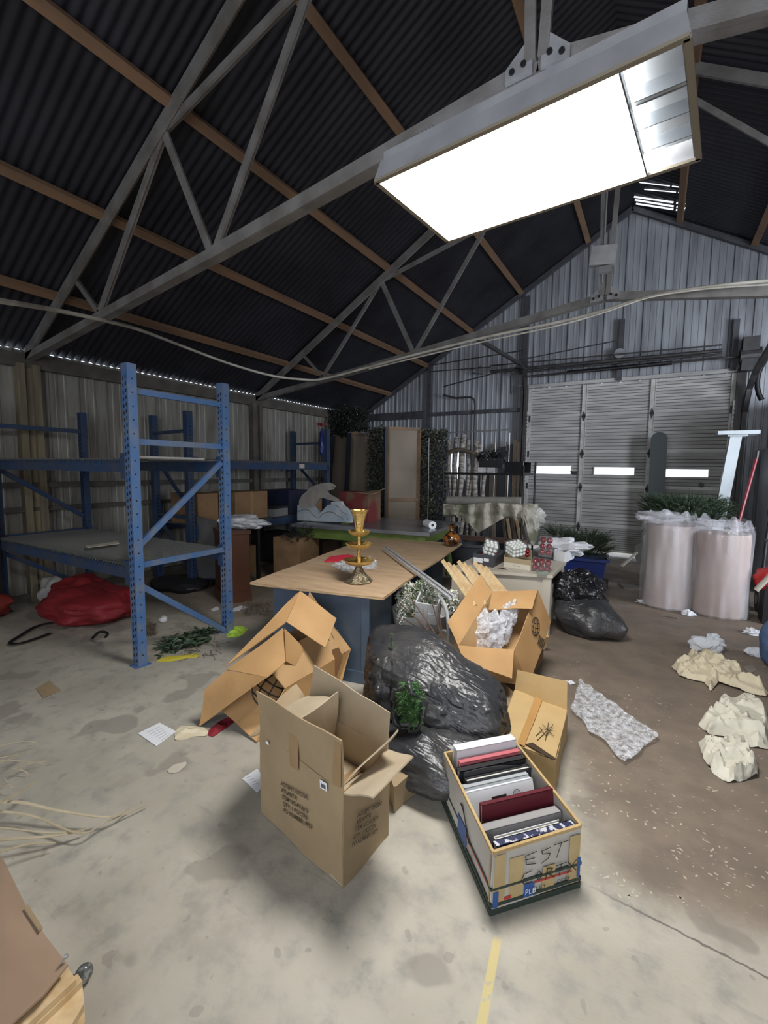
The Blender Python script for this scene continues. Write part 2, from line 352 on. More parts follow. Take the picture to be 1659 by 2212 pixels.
for k in range(5):
    z0,z1=zs[k]+(0.008 if k else 0.075),zs[k+1]-0.004
    m=MB(); n=11; prof=[]
    for i in range(n+1):
        z=z0+(z1-z0)*i/n
        prof+= [(z,0.0),(z+0.012,0.012)] if 0<i<n else [(z,0.0)]
    holes=[w for w in WR if z0<(w[2]+w[3])/2<z1]
    xs=sorted([DX0,DX1]+[w[i] for w in holes for i in (0,1)])
    if holes:
        hz0=min(w[2] for w in holes); hz1=max(w[3] for w in holes)
        for w in holes: pass
    for i in range(len(prof)-1):
        (za,da),(zb,db)=prof[i],prof[i+1]
        for j in range(len(xs)-1):
            xa,xb=xs[j],xs[j+1]; inh=any(abs(xa-w[0])<1e-6 and abs(xb-w[1])<1e-6 for w in holes)
            if inh:
                w=[w for w in holes if abs(xa-w[0])<1e-6][0]
                segs=[(za,min(zb,w[2])),(max(za,w[3]),zb)]
            else: segs=[(za,zb)]
            for s0,s1 in segs:
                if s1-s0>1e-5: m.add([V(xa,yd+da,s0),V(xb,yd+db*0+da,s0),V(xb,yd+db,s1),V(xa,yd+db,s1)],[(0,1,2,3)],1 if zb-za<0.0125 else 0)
    m.box(((DX0+DX1)/2,yd+0.05,(z0+z1)/2+0.0),(DX1-DX0,0.012,z1-z0+0.014)) if not holes else [m.box(((xs[j]+xs[j+1])/2,yd+0.05,(q0+q1)/2),(xs[j+1]-xs[j],0.012,q1-q0)) for j in range(len(xs)-1) for q0,q1 in ([(z0-.007,z1+.007)] if not any(abs(xs[j]-w[0])<1e-6 for w in holes) else [(z0-.007,[w for w in holes if abs(xs[j]-w[0])<1e-6][0][2]),([w for w in holes if abs(xs[j]-w[0])<1e-6][0][3],z1+.007)])]
    m.box(((DX0+DX1)/2,yd+0.03,z1),(DX1-DX0,0.05,0.006)); m.box(((DX0+DX1)/2,yd+0.03,z0),(DX1-DX0,0.05,0.006))
    m.build('door_section',[DOORM,mat('groove_shade',(0.17,0.165,0.155),0.8)],door)  # second material paints the shade of the ribs into the groove strips
for w in WR:
    x0,x1,z0,z1=w; m=MB(); t=0.018
    m.box(((x0+x1)/2,yd-0.004,z1),(x1-x0+2*t,0.03,t)); m.box(((x0+x1)/2,yd-0.004,z0),(x1-x0+2*t,0.03,t)); m.box((x0,yd-0.004,(z0+z1)/2),(t,0.03,z1-z0)); m.box((x1,yd-0.004,(z0+z1)/2),(t,0.03,z1-z0))
    fr=m.build('window_frame',mat('window_rim',(0.5,0.5,0.5),0.4),door)
    m=MB(); m.box(((x0+x1)/2,yd+0.02,(z0+z1)/2),(x1-x0,0.006,z1-z0)); m.build('window_pane',mat('frosted_daylight_pane',(0.93,0.96,1.0),0.4,emit=2.5),fr)
HW=mat('dark_hinge',(0.05,0.05,0.05),0.5,0.5)
for px in (1257,1402):
    xc=Fy(px,990,yd).x
    m=MB(); m.box((xc,yd-0.012,DZ/2+0.03),(0.085,0.02,DZ-0.06)); m.box((xc-0.035,yd-0.025,DZ/2+0.03),(0.012,0.012,DZ-0.06)); m.box((xc+0.035,yd-0.025,DZ/2+0.03),(0.012,0.012,DZ-0.06))
    st=m.build('door_stile',STILE,door)
    for z in zs[1:5]:
        m=MB(); m.panel([V(xc,yd-0.03,z+0.09),V(xc+0.035,yd-0.03,z),V(xc,yd-0.03,z-0.09),V(xc-0.035,yd-0.03,z)],0.02); m.tube([V(xc-0.03,yd-0.045,z),V(xc+0.03,yd-0.045,z)],0.01); m.build('hinge',HW,st)
for xc,s in ((DX0+0.03,1),(DX1-0.03,-1)):
    m=MB(); m.box((xc,yd-0.012,DZ/2+0.03),(0.06,0.02,DZ-0.06)); st=m.build('door_stile',STILE,door)
    for z in zs[1:5]: m=MB(); m.box((xc,yd-0.03,z),(0.05,0.03,0.12)); m.build('hinge',HW,st)
m=MB(); m.bar(Fy(1232,1018,yd-0.03),Fy(1247,1022,yd-0.03),0.03,0.03); m.box(Fy(1240,1021,yd-0.02),(0.10,0.03,0.06)); m.build('latch',HW,door)
m=MB(); m.tube([V(Fy(1515,1048,yd).x,yd-0.03,Fy(1515,1048,yd).z),V(Fy(1515,1048,yd).x,yd,Fy(1515,1048,yd).z)],0.04,12); m.build('lock_cover',HW,door)
# head, bottom weather strip
m=MB(); m.box(((DX0+DX1)/2,YB-0.05,DZ+0.04),(DX1-DX0+0.2,0.05,0.06)); trim(m,DOORM,'pale head trim above the garage door')
m=MB(); m.box((DX0-0.05,YB-0.06,1.6),(0.10,0.10,3.2)); m.box((DX0-0.10,YB-0.12,1.6),(0.05,0.10,3.2)); trim(m,DARKST,'dark steel jamb left of the garage door')
m=MB(); m.box((DX1+0.06,YB-0.06,1.6),(0.12,0.10,3.2)); trim(m,DARKST,'dark steel jamb right of the garage door')
# perforated angle with the vertical track
for xc,lab in ((DX0+0.0,'perforated track angle beside the left edge of the garage door'),(DX1+0.0,'perforated track angle beside the right edge of the garage door')):
    m=MB(); m.box((xc,YB-0.10,1.35),(0.055,0.012,2.7)); 
    for k in range(34): m.box((xc,YB-0.107,0.3+k*0.07),(0.016,0.004,0.03),mi=1)
    o=m.build('track_angle',[STILE,BLACK]); tag(o,lab,'track bracket')
# curved door track on the left: rises by the jamb, bends into the room
p0=V(DX0-0.02,YB-0.15,0.1); zt=Fy(1120,830,YB-0.15).z
m=MB(); e=Fy(960,748,6.2)
pts=[V(DX0-0.03,YB-0.16,0.1),V(DX0-0.03,YB-0.16,zt-0.1),V(DX0-0.03,YB-0.2,zt+0.12),V(DX0-0.03,YB-0.34,zt+0.24),V(DX0-0.06,YB-0.6,zt+0.29),V(e.x+0.25,6.6,zt+0.30)]
for i in range(len(pts)-1): m.bar(pts[i],pts[i+1],0.055,0.05)
tag(m.build('door_track',DARKST),'dark curved door track rising by the left jamb and bending into the room','door track')
m=MB(); xr=DX1+0.12
pts=[V(xr,YB-0.16,0.1),V(xr,YB-0.16,2.5),V(xr+0.02,YB-0.3,2.85),V(xr+0.03,YB-0.6,3.02),V(xr+0.05,6.4,3.4)]
for i in range(len(pts)-1): m.bar(pts[i],pts[i+1],0.07,0.06)
tag(m.build('door_track',DARKST),'dark door track rising right of the garage door into the upper right','door track')
# torsion spring shaft
zs_=Fy(1350,795,YB-0.2).z
a=Fy(1225,806,YB-0.2); b=Fy(1452,782,YB-0.2)
m=MB(); m.tube([V(DX0,YB-0.2,(a.z+b.z)/2),V(DX1+0.3,YB-0.2,(a.z+b.z)/2)],0.014); sh=thing('torsion_spring','black torsion spring on its shaft above the garage door','spring',(DX0,YB-0.2,(a.z+b.z)/2))
zc=(a.z+b.z)/2; m.build('shaft',DARKST,sh); m=MB(); m.tube([V(a.x,YB-0.2,zc),V(b.x,YB-0.2,zc)],0.035,12); m.build('spring',BLACK,sh)
m=MB(); m.box((DX1+0.12,YB-0.2,zc+0.02),(0.2,0.2,0.5)); m.tube([V(DX1+0.0,YB-0.2,zc),V(DX1+0.26,YB-0.2,zc)],0.12,16); m.build('gear_housing',DARKST,sh)
# wall pipes: (left pixel, right pixel, radius)
pipes=[((1060,803),(1560,757),0.030,'thickest dark pipe above the garage door'),((1060,790),(1560,745),0.012,'thin conduit just above the thick dark pipe'),((1150,815),(1560,770),0.010,'thin conduit just under the thick dark pipe'),
((925,790),(1130,757),0.012,'thin rod high on the back wall under the gable, upper of two'),((925,803),(1060,793),0.010,'thin rod high on the back wall under the gable, lower of two'),((958,835),(1130,790),0.012,'long thin rod slanting over the hedge panels'),((1110,780),(1336,735),0.010,'conduit climbing to the junction box from the left')]
for i,(a,b,r,lab) in enumerate(pipes):
    y=YB-0.26-0.06*i; p=Fy(*a,y); q=Fy(*b,y); m=MB(); m.tube([p,q],r,10); tag(m.build('pipe',DARKST,smooth=50),lab,'pipe')
# bent conduits at the left of the door
def bent(pxs,y,r,lab): 
    P=[Fy(a,b,y) for a,b in pxs]; m=MB(); m.tube(P,r,8); tag(m.build('conduit',DARKST,smooth=50),lab,'conduit')
bent([(957,853),(985,860),(1005,858),(1017,858),(1024,863),(1026,875),(1024,960)],YB-0.15,0.018,'bent dark conduit with a curled free end in front of the back wall')
bent([(1104,850),(1104,812),(1112,806),(1340,783),(1560,765)],YB-0.22,0.018,'dark conduit elbowing over the left jamb and running across the door head')
bent([(1040,792),(1012,800),(1025,807),(1046,808)],YB-0.12,0.010,'short crooked conduit end high between the rods')
# round junction box
p=Fy(1338,763,YB-0.18); m=MB(); m.tube([p,p+V(0,0.06,0)],0.085,16); tag(m.build('junction_box',mat('pale_grey_metal',(0.35,0.36,0.38),0.5,0.4),smooth=40),'round grey junction box on the column above the door','junction box')
# hose loop right of the door
m=MB(); P=[]
for i in range(19):
    t=i/18*pi*1.5-pi*0.25; P.append(V(1.50+0.26*cos(t),YB-0.35,2.95+0.42*sin(t)))
m.tube(P,0.035,8); tag(m.build('hose',BLACK,smooth=60),'black hose loop hanging right of the garage door head','hose')
# ================================================================ TRUSSES
def truss(y,lab):
    t=thing('roof_truss',lab,'roof truss',(-0.6,y,2.75)); apex=V(-0.6,y,zroof(-0.6)-0.12)
    def tz(x): return zroof(x)-0.12
    for s in (-1,1):
        xx=lambda x: x if s<0 else -1.2-x
        w=0.075
        T1=V(xx(-5.02),y,tz(-5.02)); T2=V(xx(-3.55),y,tz(-3.55)); B1=V(xx(-4.62),y,2.99); B2=V(xx(-3.0),y,3.15); M_=V(xx(-2.0),y,4.62); C=V(-0.6,y,3.50); heel=V(xx(XL+0.06),y,2.74)
        m=MB(); m.bar(heel,apex,0.03,0.10,up=(0,0,1)); m.bar(heel+V(0,0.04,0.05),apex+V(0,0.04,0.05),0.08,0.02); m.build('top_chord',STEEL,t)
        m=MB(); m.bar(heel,B2,0.03,0.075); m.bar(heel+V(0,0.035,-0.03),B2+V(0,0.035,-0.03),0.07,0.012); m.bar(B2,C,0.03,0.085); m.bar(B2+V(0,0.035,-0.035),C+V(0,0.035,-0.035),0.08,0.012); m.build('bottom_chord',STEEL,t)
        for a,b,ww in ((T1,B1,0.045),(B1,T2,0.05),(T2,B2,0.065),(B2,M_,0.055),(T2,M_,0.055),(M_,apex,0.055)):
            m=MB(); m.bar(a+V(0,0.03,0),b+V(0,0.03,0),0.02,ww); m.bar(a+V(0,0.05,0),b+V(0,0.05,0),0.05,0.012); m.build('web_bar',STEEL,t)
        m=MB(); m.bar(C+V(s*0.03,-0.03,0),apex+V(s*0.12,-0.03,0),0.03,0.05); m.build('hanger_bar',STEEL,t)
    m=MB(); C=V(-0.6,y-0.03,3.50)
    for s in (-1,1): m.panel([C+V(s*0.02,0,-0.05),C+V(s*0.15,0,-0.06),C+V(s*0.15,0,0.0),C+V(s*0.06,0,0.085),C+V(s*0.02,0,0.085)],0.02)
    for dx,dz in ((-0.115,-0.02),(-0.06,-0.005),(0.06,0.0),(0.115,-0.02)): m.tube([C+V(dx,-0.02,dz),C+V(dx,0.0,dz)],0.014,10,mi=1)
    m.build('gusset_plate',[mat('gusset_plate',(0.45,0.45,0.46),0.5,0.3,(0.3,0.3,0.3),8),BLACK],t)
    return t
truss(2.42,'nearest grey steel roof truss over the lamp and the blue rack')
truss(5.80,'farther grey steel roof truss in front of the gable wall')
# hanging lamp box at truss 2 centre
t=thing('cable_box','pale square electrical box hanging on a rod below the ridge','electrical box',(-0.64,5.72,4.2))
p=Fy(1303,553,5.7)
m=MB(); m.box(p,(0.25,0.07,0.2),R=Euler((0,0.1,0.1)).to_matrix()); m.build('box',mat('pale_box',(0.42,0.42,0.42),0.5,0,(0.3,0.3,0.3),6),t)
m=MB(); m.tube([V(p.x,5.72,p.z),V(p.x,5.72,zroof(p.x)-0.1)],0.012); m.tube([V(p.x+0.0,5.72,p.z),V(p.x,5.72,3.62)],0.012); m.build('rod',GALV,t)
q=Fy(1307,583,5.7); m=MB(); m.box(q,(0.12,0.06,0.07)); m.build('clamp',GALV,t)
# louvred gable vent light slits near the ridge
m=MB()
for k,(a,b,th) in enumerate([((1380,394),(1466,404),0.008),((1370,425),(1480,441),0.014),((1372,432),(1480,450),0.014),((1372,440),(1470,456),0.014),((1395,412),(1480,420),0.008)]):
    m.bar(Fy(*a,YB-0.06),Fy(*b,YB-0.06),0.01,th)
# slits between the sheets close under the ridge, on the far roof slope
m=MB()
def Rr(px,py):
    d=ray(px,py); s=-0.588; z0=zroof(-0.6)+0.588*(-0.6)
    t=(z0-H)/(d.z-s*d.x); return V(0,0,H)+d*t*0.995
for (a,b,th) in [((1382,394),(1466,404),0.010),((1370,425),(1480,441),0.02),((1372,432),(1480,450),0.02),((1374,440),(1478,456),0.02),((1392,409),(1480,417),0.010)]:
    p,q=Rr(*a),Rr(*b); m.bar(p,p.lerp(q,.78),0.012,th); m.bar(p.lerp(q,.84),q,0.012,th)
vt=m.build('gable_vent',mat('vent_daylight',(0.9,0.95,1.0),0.5,emit=1.4)); tag(vt,'bright daylight slits of the louvred gable vent near the ridge','vent')
# ================================================================ CEILING LIGHT
LZ=2.86
c=[Fz(845,378,LZ),Fz(948,525,LZ),Fz(1480,350,LZ),Fz(1508,68,LZ)]   # A far-left-rear.. corners of the lens opening
cx=sum(p.x for p in c)/4; cy=sum(p.y for p in c)/4
ux=((c[2]-c[1])+(c[3]-c[0])).normalized(); uy=V(-ux.y,ux.x,0); Lx=((c[2]-c[1]).length+(c[3]-c[0]).length)/2; Ly=0.65
lt=thing('ceiling_light','large lit rectangular troffer light hung by chains under the nearest truss','ceiling light',(cx,cy,LZ))
O=V(cx,cy,LZ)
def Lp(a,b,z=0): return O+ux*(a*Lx/2)+uy*(b*Ly/2)+V(0,0,z)
WH=mat('lamp_housing',(0.42,0.43,0.45),0.45,0.2,(0.33,0.33,0.35),6); RF=mat('lamp_reflector',(0.25,0.27,0.29),0.3,0.6)
m=MB(); m.panel([Lp(-1.0,-0.98,0.085),Lp(1.0,-0.98,0.085),Lp(1.0,0.98,0.085),Lp(-1.0,0.98,0.085)],0.01)
for a,b in (((-1.03,-1.05),(1.03,-1.05)),((1.03,-1.05),(1.03,1.05)),((1.03,1.05),(-1.03,1.05)),((-1.03,1.05),(-1.03,-1.05))):
    m.panel([Lp(*a,0),Lp(*b,0),Lp(b[0]*0.97,b[1]*0.935,0.085),Lp(a[0]*0.97,a[1]*0.935,0.085)],0.006)
m.build('housing',WH,lt)
m=MB()
for a,b in (((-1.03,-1.03),(1.03,-1.03)),((-1.03,1.03),(1.03,1.03)),((-1.02,-1.03),(-1.02,1.03)),((1.02,-1.03),(1.02,1.03))): m.bar(Lp(*a,-0.004),Lp(*b,-0.004),0.022,0.012)
m.build('lens_frame',mat('lamp_frame',(0.30,0.26,0.2),0.5,0.2),lt)
EM=mat('lit_lens',(1.0,0.985,0.95),0.4,emit=LAMP)
m=MB(); m.panel([Lp(-0.99,-0.97,0.03),Lp(0.70,-0.97,0.03),Lp(0.70,0.97,0.03),Lp(-0.99,0.97,0.03)],0.01); m.build('lit_lens',EM,lt)
m=MB(); m.panel([Lp(0.70,-0.98,0.08),Lp(1.0,-0.98,0.08),Lp(1.0,0.98,0.08),Lp(0.70,0.98,0.08)],0.006); m.panel([Lp(0.995,-0.98,0.0),Lp(0.995,0.98,0.0),Lp(0.995,0.98,0.08),Lp(0.995,-0.98,0.08)],0.004); m.build('reflector',RF,lt)
m=MB()
for k in (-0.45,0.05,0.5): m.panel([Lp(0.70,k,0.0),Lp(1.0,k,0.0),Lp(1.0,k,0.05),Lp(0.70,k,0.05)],0.004)
m.bar(Lp(0.70,-1,0.0),Lp(0.70,1,0.0),0.006,0.03); m.build('louver_blade',RF,lt)
for b in (-0.25,0.55):
    m=MB(); m.tube([Lp(0.70,b,0.045),Lp(1.0,b,0.045)],0.016,10); m.build('tube_end',RF,lt)
for a in (-0.98,0.98):
    m=MB(); p=Lp(a,-0.85,0.13); top=V(p.x,2.42,3.42+0.05*(a>0))
    for i in range(14):
        q=p.lerp(top,i/13); m.ball(q,(0.008,0.008,0.016),n=6,m=4)
    m.tube([p,top],0.003,5); m.build('chain',GALV,lt)
# upper channel seen above the lamp along the truss
m=MB(); m.bar(Lp(-1.0,-0.85,0.115),Lp(1.0,-0.85,0.115),0.04,0.05); m.build('support_channel',WH,lt)
m=MB(); m.panel([Lp(-0.6,-0.35,0.092),Lp(0.6,-0.35,0.092),Lp(0.6,0.35,0.092),Lp(-0.6,0.35,0.092)],0.004); m.build('added_glow_panel',mat('added_roof_glow',(0.75,0.82,1.0),0.4,emit=6.0),lt)  # glowing panel added on top of the housing to brighten the roof
# electrical whip
m=MB(); m.tube([Lp(0.1,-0.6,0.17),Lp(0.12,-0.2,0.28),Lp(0.0,0.3,0.36),V(-0.62,2.5,3.45)],0.012,8); m.build('flexible_conduit',mat('flex_cable',(0.5,0.5,0.52),0.4,0.5),lt)
# ================================================================ HANGING WHITE CABLE
pts=[Fy(-60,640,0.9),Fy(0,650,1.3),Fy(110,668,1.9),Fy(215,690,2.38),Fy(300,712,3.0),Fy(400,750,3.9),Fy(500,787,4.6),Fy(590,812,5.2),Fy(660,820,5.6),Fy(700,818,5.70),Fy(800,792,5.70),Fy(900,765,5.70),Fy(1050,728,5.70),Fy(1200,697,5.70),Fy(1300,672,5.70),Fy(1400,641,5.70),Fy(1500,624,5.70),Fy(1600,612,5.70),Fy(1700,603,5.70)]
def smoothpts(P,n=4):
    out=[]
    for i in range(len(P)-1):
        p0,p1,p2,p3=P[max(i-1,0)],P[i],P[i+1],P[min(i+2,len(P)-1)]
        for k in range(n):
            t=k/n; out.append(0.5*((2*p1)+(p2-p0)*t+(2*p0-5*p1+4*p2-p3)*t*t+(3*p1-p0-3*p2+p3)*t**3))
    return out+[P[-1]]
m=MB(); sp=smoothpts(pts); m.tube(sp,0.018,8)
WC=mat('white_cable',(0.75,0.71,0.63),0.5,0,(0.5,0.46,0.38),5)
tag(m.build('cable',WC,smooth=60),'long off-white cable sagging across the room below the trusses','cable')
m=MB(); sp2=[p+V(0,-0.035,-0.04-0.02*sin(i*0.22)) for i,p in enumerate(sp[40:])]; m.tube(sp2,0.010,8)
tag(m.build('cable',WC,smooth=60),'thinner second cable twisted along the far truss bottom chord','cable')
# ================================================================ PALLET RACKS
def upright(par,x0,y0,x1,y1,h,mt,faces=1,braces=((0.62,0.02),(0.79,0.79),(0.95,1.59),(1.735,1.735),(2.11,2.11)),pw=0.078):
    """frame of two perforated posts joined by braces; (x0,y0) and (x1,y1) are post centres"""
    fr=[]
    for k,(x,y) in enumerate(((x0,y0),(x1,y1))):
        m=MB(); m.box((x,y,h/2),(pw,0.07,h))
        for i in range(int(h/0.05)-1):
            z=0.04+i*0.05
            for dx in (-0.016,0.016) if abs(y1-y0)>abs(x1-x0) else (-0.016,0.016):
                m.box((x+dx,y-0.0355,z+ (0.012 if dx>0 else 0)),(0.011,0.002,0.024),mi=1)
            if i%2: m.box((x+pw/2+0.0003,y,z),(0.002,0.011,0.011),mi=1)
        p=m.build('post',[mt,BLACK],par)
        m=MB(); m.box((x,y,0.004),(pw+0.03,0.12,0.008)); m.build('foot_plate',mt,p)
    a=V(x0,y0,0);b=V(x1,y1,0);d=(b-a).normalized()*0.036
    for za,zb in braces:
        if max(za,zb)>h: continue
        m=MB(); m.bar(a+d+V(0,0,za),b-d+V(0,0,zb),0.025,0.045); m.build('brace',mt,par)
def beam(par,a,b,mt,h=0.10,name='beam'):
    m=MB(); m.bar(a,b,0.045,h); 
    d=(Vector(b)-Vector(a)).normalized()
    for q,s in ((Vector(a),1),(Vector(b),-1)): m.box(q+d*s*0.02,(0.055,0.055,0.19))
    return m.build(name,mt,par)
def deck(par,x0,x1,y0,y1,z,along='y',step=0.04):
    m=MB(); y=x0
    n=int((x1-x0)/step)
    for i in range(n+1):
        x=x0+(x1-x0)*i/n; m.bar((x,y0,z),(x,y1,z),0.005,0.005); m.bar((x,y0,z),(x,y0,z-0.04),0.005,0.005)
    k=int((y1-y0)/0.10)
    for i in range(k+1):
        y=y0+(y1-y0)*i/k; m.bar((x0,y,z-0.006),(x1,y,z-0.006),0.005,0.005)
    return m.build('wire_deck',DECKM,par)
# rack A, nearest
rk=thing('pallet_rack','nearest blue pallet rack with wire mesh shelves and a red bag beneath','pallet rack',(-4.6,2.4,0))
upright(rk,-3.38,1.985,-3.41,2.86,2.30,BLUE)
upright(rk,-5.83,1.99,-5.86,2.86,2.17,DBLUE,braces=((0.62,0.1),(0.79,0.79),(1.5,0.95),(1.95,1.95)))
for z,zd in ((0.735,0.80),(1.55,1.61)):
    for y in (1.97,2.84): beam(rk,(-3.42,y,z),(-5.80,y,z),DBLUE,0.09)
    deck(rk,-5.78,-4.62,1.95,2.86,zd); deck(rk,-4.60,-3.44,1.95,2.86,zd)
# orange rack to the far left
rk=thing('pallet_rack','dark upright with orange beams at the far left edge','pallet rack',(-6.0,2.0,0))
m=MB(); m.box((-5.70,1.90,0.9),(0.05,0.07,1.8))
for i in range(34): m.box((-5.70+0.0,1.864,0.05+i*0.05),(0.012,0.003,0.022),mi=1)
m.build('post',[BLACK,GALV],rk)
for z in (0.78,1.62):
    m=MB(); m.bar((-5.70,1.86,z),(-6.10,1.86,z),0.05,0.13); m.build('beam',ORANGE,rk)
# rack B along the left wall
rk=thing('pallet_rack','dark blue pallet rack along the left wall holding cartons and tubs','pallet rack',(-5.5,5.1,0))
for y in (3.75,6.55):
    for k,(x,yy) in enumerate(((-5.05,y-0.06),(-5.95,y+0.06))):
        m=MB(); m.box((x,yy,1.12),(0.075,0.085,2.24))
        for i in range(40): m.box((x+0.0385,yy,0.1+i*0.05),(0.002,0.014,0.02),mi=1)
        m.build('post',[DBLUE,BLACK],rk)
    for a,b in ((2.0,2.0),(1.7,1.0),(0.9,0.9),(0.9,0.2)):
        m=MB(); m.bar((-5.05,y-0.06,b),(-5.95,y+0.06,a),0.03,0.04); m.build('brace',DBLUE,rk)
for z in (1.58,0.72):
    for x in (-5.04,-5.95): beam(rk,(x,3.75,z),(x,6.50,z),DBLUE,0.11)
    m=MB(); n=60
    for i in range(n+1):
        yy=3.8+2.7*i/n; m.bar((-5.95,yy,z+0.07),(-5.0,yy,z+0.07),0.005,0.005); m.bar((-5.01,yy,z+0.07),(-5.01,yy,z+0.03),0.005,0.005)
    for i in range(9): x=-5.95+0.92*i/8; m.bar((x,3.8,z+0.064),(x,6.5,z+0.064),0.005,0.005)
    m.build('wire_deck',DECKM,rk)
m=MB(); p=Fx(653,998,-5.0); m.box((-5.01,p.y,1.58),(0.01,0.12,0.07)); m.build('beam_label',mat('label_paper',(0.5,0.45,0.4),0.7),rk)
# ================================================================ helpers for soft and leafy things
def rnd(a,b): return random.uniform(a,b)
def blob(mb,c,ax,n=40,m=26,amp=0.10,fs=2.2,seed=0,flat=None,wr=0.03,wf=9.0,wdir=(1,1,1),mi=0,sq=1.0,floor=None):
    """wrinkled closed body: ax = three half-axis vectors"""
    c=Vector(c); A=[Vector(a) for a in ax]; vs=[]; S=Vector((seed*3.1,seed*1.7,seed*0.9)); wd=Vector(wdir)
    def P(u,t):
        d=Vector((sin(t)*cos(u),sin(t)*sin(u),cos(t)))
        if sq!=1.0: d=Vector([math.copysign(abs(q)**sq,q) for q in d])
        k=1+amp*noise.noise(d*fs+S)*2
        q=Vector((d.x*wd.x,d.y*wd.y,d.z*wd.z))*wf
        k+=wr*(1-abs(noise.noise(q+S))*3.2)+wr*0.5*(1-abs(noise.noise(q*2.3+S))*3)
        p=c+(A[0]*d.x+A[1]*d.y+A[2]*d.z)*k
        if floor is not None and p.z<floor: p.z=floor+0.002*noise.noise(p*9)+0.002
        return p
    vs=[P(0,0)]+[P(2*pi*i/n,pi*j/m) for j in range(1,m) for i in range(n)]+[P(0,pi)]
    fs_=[(0,1+k,1+(k+1)%n) for k in range(n)]
    for j in range(m-2): fs_+=[(1+j*n+k,1+(j+1)*n+k,1+(j+1)*n+(k+1)%n,1+j*n+(k+1)%n) for k in range(n)]
    L=len(vs)-1; b=1+(m-2)*n; fs_+=[(L,b+(k+1)%n,b+k) for k in range(n)]
    mb.add(vs,fs_,mi)
def inpoly(x,y,P):
    r=False; j=len(P)-1
    for i in range(len(P)):
        if (P[i][1]>y)!=(P[j][1]>y) and x<(P[j][0]-P[i][0])*(y-P[i][1])/(P[j][1]-P[i][1])+P[i][0]: r=not r
        j=i
    return r
def crumple(mb,poly,h=0.03,step=0.012,seed=0,fs=12,z0=0.0,t=0.0015,ridge=1.0,mi=0,dome=0.0):
    """a crumpled sheet lying inside a ground outline (world xy)"""
    P=[(p[0],p[1]) for p in poly]; x0=min(p[0] for p in P); x1=max(p[0] for p in P); y0=min(p[1] for p in P); y1=max(p[1] for p in P)
    cx_,cy_=sum(p[0] for p in P)/len(P),sum(p[1] for p in P)/len(P); R=max(x1-x0,y1-y0)/2
    idx={}; nx=int((x1-x0)/step)+2; ny=int((y1-y0)/step)+2; vs=[];fs_=[]
    def vert(i,j):
        if (i,j) in idx: return idx[(i,j)]
        x=x0+i*step+0.35*step*noise.noise(Vector((i*.7,j*.7,seed))); y=y0+j*step
        q=Vector((x*fs,y*fs,seed*2.3)); a=abs(noise.noise(q)); b=abs(noise.noise(q*2.1+Vector((5,1,2)))); c_=noise.noise(q*0.5)
        rr=((x-cx_)**2+(y-cy_)**2)**.5/R
        z=z0+t+h*max(0,(0.75-ridge*a*1.5-0.6*b*ridge+0.35*c_))+dome*max(0,1-rr*rr)
        idx[(i,j)]=len(vs); vs.append(V(x,y,z)); return idx[(i,j)]
    for j in range(ny):
        for i in range(nx):
            if inpoly(x0+(i+.5)*step,y0+(j+.5)*step,P): fs_.append((vert(i,j),vert(i+1,j),vert(i+1,j+1),vert(i,j+1)))
    cnt={}
    for f in fs_:
        for a in range(4):
            e=tuple(sorted((f[a],f[(a+1)%4]))); cnt[e]=cnt.get(e,0)+1
    bnd={i for e,c_ in cnt.items() if c_==1 for i in e}
    def near(x,y):
        best=(9,x,y)
        for i in range(len(P)):
            ax,ay=P[i]; bx_,by_=P[(i+1)%len(P)]; L2=(bx_-ax)**2+(by_-ay)**2 or 1e-9; u=max(0,min(1,((x-ax)*(bx_-ax)+(y-ay)*(by_-ay))/L2)); qx,qy=ax+u*(bx_-ax),ay+u*(by_-ay); d_=((x-qx)**2+(y-qy)**2)**.5
            if d_<best[0]: best=(d_,qx,qy)
        return best
    for i,v in enumerate(vs):
        d_,qx,qy=near(v.x,v.y)
        if i in bnd: v.x,v.y=qx,qy; d_=0
        v.z=z0+t+(v.z-z0-t)*min(1,0.25+d_/(3.5*step))
    k=len(vs); vs2=[v-V(0,0,t) for v in vs]; edges={}
    for f in fs_:
        for a in range(4):
            e=(f[a],f[(a+1)%4]); edges[e]=1
    sides=[(a,a+k,b+k,b) for (a,b) in edges if (b,a) not in edges]
    mb.add(vs+vs2,fs_+[tuple(q+k for q in reversed(f)) for f in fs_]+sides,mi)
def leaf(mb,p,d,up,L,w,mi=0):
    d=Vector(d).normalized(); s=d.cross(Vector(up)); s=(s.normalized() if s.length>1e-4 else d.orthogonal().normalized())*w/2; n=s.cross(d).normalized()*w*0.25
    p=Vector(p); mb.add([p,p+d*L*0.45+s+n,p+d*L,p+d*L*0.45-s+n,p+d*L*0.5-n*0.4],[(0,4,1),(1,4,2),(2,4,3),(3,4,0)],mi)
def rdir(): 
    while True:
        v=V(rnd(-1,1),rnd(-1,1),rnd(-1,1))
        if 0.1<v.length<1: return v.normalized()
def fir(mb,p,d,L,n=30,nl=0.03,w=0.004,mi=0):
    p=Vector(p); d=Vector(d).normalized(); a=d.orthogonal().normalized(); b=d.cross(a)
    mb.tube([p,p+d*L],[0.003,0.0015],4,mi)
    for i in range(n):
        t=i/n; an=rnd(0,2*pi); q=(a*cos(an)+b*sin(an)); e=p+d*L*t; f=(q+d*0.9).normalized()*nl*(1.1-0.5*t); s=d.cross(q)*w/2
        mb.add([e-s,e+s,e+f],[(0,1,2)],mi)
